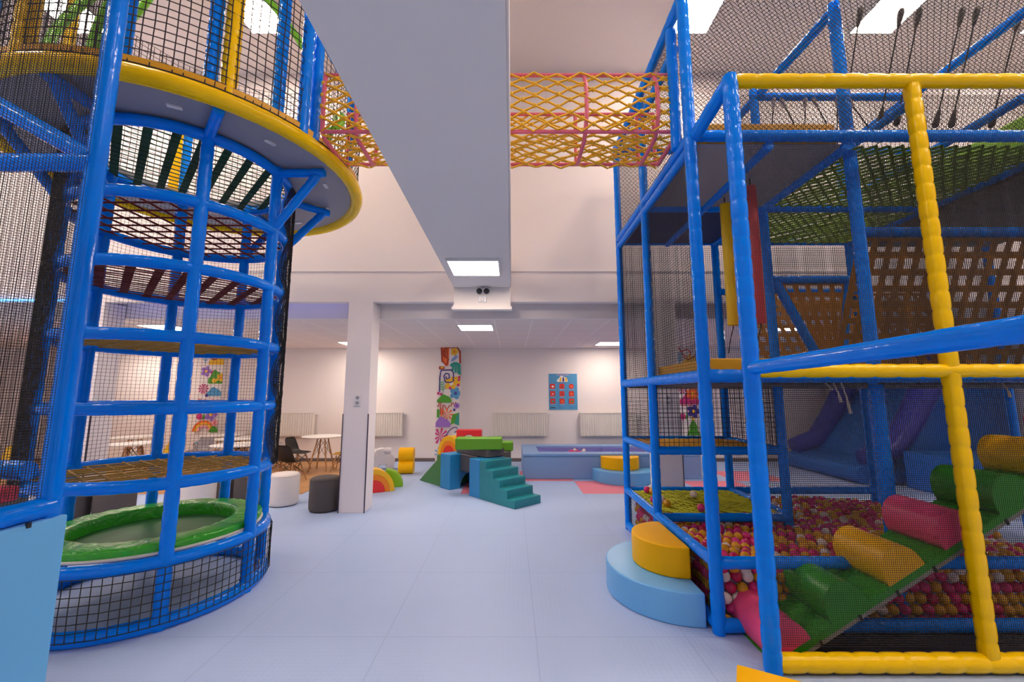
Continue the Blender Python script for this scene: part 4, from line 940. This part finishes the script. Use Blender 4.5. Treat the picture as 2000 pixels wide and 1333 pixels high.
b = MB(); b.extrude(prof[::-1], lambda u, v, w: (u, w, v), 0, 0.22); o = b.build('quarter_round', 'lime', None, 0.01); o.location = (-2.20, 7.41, 0); o.rotation_euler = (0, 0, R(12)); tag(o, 'lime green quarter-round foam block behind the rainbow by the column', 'foam block')
prof = []
for k in range(40):
    a = 2 * PI * k / 40 - PI / 2
    prof.append(((0.155 + 0.0) * math.cos(a), 0.13 + 0.13 * math.sin(a)) if False else (0, 0))
lob = [(0.15 * math.cos(R(a)), 0.135 + 0.135 * math.sin(R(a))) for a in range(-90, 61, 10)] + [(0.15 * math.cos(R(a)), 0.385 + 0.135 * math.sin(R(a))) for a in range(-60, 241, 10)] + [(0.15 * math.cos(R(a)), 0.135 + 0.135 * math.sin(R(a))) for a in range(120, 261, 10)]
b = MB(); b.extrude(lob, lambda u, v, w: (w, u, v), -0.145, 0.145, 0, None, True); o = b.build('double_roll_block', 'midyellow', None, 0.012); o.location = (-2.16, 8.72, 0); o.rotation_euler = (0, 0, R(4)); tag(o, 'yellow foam block shaped like two stacked rolls in front of the back wall', 'foam block')
t = thing('rocking_animal', 'white and grey foam animal half hidden by the white column', 'foam animal', (-2.78, 9.20, 0), R(15))
prof = [(-0.25, 0), (-0.1, 0), (-0.08, 0.10), (0.06, 0.10), (0.08, 0.0), (0.22, 0.0), (0.24, 0.22), (0.19, 0.31), (0.08, 0.32), (0.05, 0.40), (-0.02, 0.455), (-0.13, 0.44), (-0.20, 0.36), (-0.28, 0.30), (-0.27, 0.15)]
b = MB(); b.extrude(prof[::-1], lambda u, v, w: (u, w, v), -0.12, 0.12); b.build('body', 'animal', t, 0.03)
b = MB(); b.sphere((-0.17, 0, 0.30), 0.135, 0, 16, 10); b.build('head', 'animal', t)
for s in (-1, 1): b = MB(); b.tube([(0.02 + 0.10 * 0, s * 0.1, 0.40), (0.15, s * 0.10, 0.39)], 0.055, 12); b.build('ear', 'animal', t)

# ------------------------------------------------------------------ inflatable slide
IS = thing('inflatable_slide', 'blue and violet inflatable slide behind the play frame on the right', 'inflatable slide', (6.6, 8.0, 0))
def ip(u, v, w): return (6.45 + u, 7.55 + w, v)
prof = [(0, 0), (3.0, 0), (3.0, 2.0), (1.55, 1.75), (0.45, 0.42), (0.0, 0.30)]
b = MB(); b.extrude(prof, ip, 2.05, 0.25); part('slide_body', b, 'inflblue', IS, 0.06)
for w in (0.2, 2.1):
    b = MB(); b.tube([ip(-0.02, 0.42, w), ip(0.5, 0.62, w), ip(0.85, 1.08, w), ip(1.25, 1.70, w), ip(1.4, 2.3, w)], [0.19, 0.20, 0.21, 0.23, 0.22], 16); part('side_tube', b, 'inflpurple', IS)
    b = MB(); b.tube([ip(-0.05, 0.16, w), ip(2.9, 0.16, w)], 0.17, 14); part('base_tube', b, 'inflblue', IS)
b = MB(); b.tube([ip(-0.12, 0.16, 0.1), ip(-0.12, 0.16, 2.2)], 0.16, 14); part('front_tube', b, 'inflblue', IS)
b = MB(); b.box(ip(1.9, 1.9, 0.4), ip(2.0, 2.25, 0.9)); part('yellow_sign', b, 'yellow', IS, 0.03)
b = MB(); b.box(ip(0.4, 0.0, -1.3), ip(3.0, 0.62, -0.1)); tag(b.build('foam_wall', 'inflblue', None, 0.03), 'dark blue padded barrier in the shade beside the inflatable slide', 'foam block')

# ------------------------------------------------------------------ cafe corner: poufs, tables, chairs
def pouf(m, loc, r, h, lab, first=[None]):
    t = thing('pouf', lab, 'pouf', loc)
    b = MB(); b.lathe([(0.0001, 0.012), (r - 0.012, 0.012), (r - 0.004, 0.03), (r, 0.06), (r, h - 0.05), (r - 0.008, h - 0.02), (r - 0.03, h - 0.003), (r - 0.06, h), (0.0001, h + 0.004)], (0, 0, 0), 40); b.build('seat', m, t)
    b = MB(); b.tube(circle((0, 0), r - 0.004, h - 0.028, 48), 0.005, 6, closed=True); b.build('piping', m, t)
    b = MB(); b.lathe([(0.0001, 0), (r - 0.02, 0), (r - 0.02, 0.014), (0.0001, 0.014)], (0, 0, 0), 24, 0, False); b.build('base', 'dark', t)
pouf('poufgrey', (-2.63, 6.04, 0), 0.205, 0.45, 'dark grey round pouf standing left of the white column')
pouf('poufwhite', (-3.36, 6.32, 0), 0.205, 0.45, 'white round pouf between the round tower and the dark grey pouf')
pouf('poufgrey', (-3.93, 6.42, 0), 0.20, 0.42, 'dark grey pouf seen through the right bay of the round tower')
pouf('poufwhite', (-4.42, 6.05, 0), 0.21, 0.42, 'white pouf seen through the middle bay of the round tower')
pouf('poufgrey', (-4.40, 6.62, 0), 0.20, 0.42, 'dark grey pouf right behind the white one seen through the tower')
pouf('poufgrey', (-5.33, 5.78, 0), 0.22, 0.42, 'larger grey pouf beside the third column seen through the tower')
pouf('poufgrey', (-5.74, 5.60, 0), 0.20, 0.42, 'grey pouf touching the third column seen through the tower')
TB = None
def table(loc, lab, r=0.42, h=0.72):
    global TB
    if TB is not None: TB_ = dup(TB, loc, random.uniform(0, 1.5), lab); return TB_
    t = thing('cafe_table', lab, 'table', loc)
    b = MB(); b.lathe([(0.0001, h - 0.022), (r - 0.02, h - 0.022), (r, h - 0.010), (r, h), (0.0001, h)], (0, 0, 0), 48, 0, False); b.build('tabletop', 'tabletop', t)
    for k in range(4):
        a = R(45 + 90 * k); c, s = math.cos(a), math.sin(a)
        b = MB(); b.tube([(0.10 * c, 0.10 * s, h - 0.022), (0.27 * c, 0.27 * s, 0.0)], [0.014, 0.017], 8); b.build('leg', 'wood', t)
    b = MB()
    for k in range(4):
        a, a2 = R(45 + 90 * k), R(135 + 90 * k)
        b.tube([(0.13 * math.cos(a), 0.13 * math.sin(a), h - 0.08), (0.20 * math.cos(a2), 0.20 * math.sin(a2), 0.30)], 0.004, 5)
        b.tube([(0.13 * math.cos(a2), 0.13 * math.sin(a2), h - 0.08), (0.20 * math.cos(a), 0.20 * math.sin(a), 0.30)], 0.004, 5)
    b.build('wire_brace', 'wire', t); TB = t; return t
table((-4.05, 9.05, 0), 'round white cafe table with wooden legs just left of the white column')
CH = {}
def chair(loc, rz, m, lab, S=0.86):
    if m in CH: return dup(CH[m], loc, rz, lab)
    t = thing('shell_chair', lab, 'chair', loc, rz)
    cen = [(-0.24, 0.415), (-0.20, 0.405), (-0.10, 0.40), (0.02, 0.40), (0.12, 0.415), (0.185, 0.46), (0.215, 0.54), (0.24, 0.64), (0.262, 0.74), (0.27, 0.79)]
    hw = [0.19, 0.215, 0.225, 0.225, 0.22, 0.215, 0.21, 0.20, 0.18, 0.13]; cu = [0.01, 0.02, 0.035, 0.04, 0.05, 0.06, 0.05, 0.035, 0.02, 0.01]
    b = MB(); nx = 10; grids = []
    for lay in (0, 1):
        g = []
        for i, (y, z) in enumerate(cen):
            for k in range(nx + 1):
                q = -1 + 2 * k / nx; bend = cu[i] * q * q; up = min(1, max(0, (i - 3) / 3))
                yy_ = y - bend * up; zz = z + bend * (1 - up)
                if lay: yy_, zz = yy_ + 0.008 * up, zz - 0.008 * (1 - up)
                g.append((hw[i] * q * S, yy_ * S, zz * S))
        grids.append(g)
    W = nx + 1; N = len(cen)
    fs = [(i * W + k, i * W + k + 1, (i + 1) * W + k + 1, (i + 1) * W + k) for i in range(N - 1) for k in range(nx)]
    o1 = N * W; fs2 = [tuple(o1 + j for j in reversed(f)) for f in fs]
    edge = [k for k in range(W)] + [i * W + nx for i in range(1, N)] + [(N - 1) * W + k for k in range(nx - 1, -1, -1)] + [i * W for i in range(N - 2, 0, -1)]
    ef = [(edge[k], edge[(k + 1) % len(edge)], o1 + edge[(k + 1) % len(edge)], o1 + edge[k]) for k in range(len(edge))]
    b.add(grids[0] + grids[1], fs + fs2 + ef, 0, True); b.build('shell', m, t)
    for sx in (-1, 1):
        for y0_, y1_ in ((-0.12, -0.23), (0.10, 0.22)):
            b = MB(); b.tube([(sx * 0.12 * S, y0_ * S, 0.385 * S), (sx * 0.22 * S, y1_ * S, 0)], [0.014, 0.011], 8); b.build('leg', 'wood', t)
    b = MB(); q = lambda f, sx, y0_, y1_: (sx * (0.12 + 0.10 * f) * S, (y0_ + (y1_ - y0_) * f) * S, 0.385 * (1 - f) * S)
    Lg = [(-1, -0.12, -0.23), (1, -0.12, -0.23), (1, 0.10, 0.22), (-1, 0.10, 0.22)]
    for k in range(4):
        b.tube([q(0.05, *Lg[k]), q(0.6, *Lg[(k + 1) % 4])], 0.004, 5); b.tube([q(0.6, *Lg[k]), q(0.05, *Lg[(k + 1) % 4])], 0.004, 5)
    b.build('wire_brace', 'wire', t); CH[m] = t; return t
chair((-4.12, 7.95, 0), R(165), 'cblack', 'black shell chair seen from behind on the wood floor beside the tower')
chair((-4.62, 9.15, 0), R(78), 'cblack', 'black shell chair in profile pulled up to the white table by the column')
chair((-5.1, 9.3, 0), R(175), 'cwhite', 'white shell chair behind the two black chairs by the tower')
chair((-4.55, 8.45, 0), R(175), 'cwhite', 'white shell chair just behind the black chair seen from behind')
chair((-3.58, 9.0, 0), R(-85), 'cyellow', 'yellow shell chair half hidden by the left white column')
table((-6.9, 7.75, 0), 'round white table in the left bay of the tower view, nearest of its row')
table((-7.9, 8.85, 0), 'round white table in the left bay of the tower view, farthest from the camera')
table((-5.55, 8.6, 0), 'round white table in the right bay of the tower view beside a yellow chair')
table((-6.4, 9.35, 0), 'round white table under the left painted pillar seen through the tower')
table((-4.9, 7.55, 0), 'round white table just behind the black edge net of the tower')
chair((-6.15, 7.65, 0), R(130), 'cyellow', 'yellow shell chair turned away, through the middle of the tower')
chair((-7.1, 8.6, 0), R(-20), 'cyellow', 'yellow shell chair behind the farthest white table in the tower view')
chair((-5.0, 8.35, 0), R(-75), 'cyellow', 'yellow shell chair in profile in the right bay of the tower view')
chair((-5.85, 8.15, 0), R(120), 'cgrey', 'grey shell chair with its back to the camera seen through the tower')
chair((-6.35, 9.85, 0), R(180), 'cblack', 'black shell chair against the left painted pillar')
chair((-7.6, 7.35, 0), R(60), 'cblack', 'black shell chair left of the nearest table in the tower view')
chair((-7.0, 9.5, 0), R(0), 'cgrey', 'grey shell chair against the back wall at the left')
chair((-8.9, 7.6, 0), R(40), 'cyellow', 'yellow shell chair in the dark netted area at the far left')
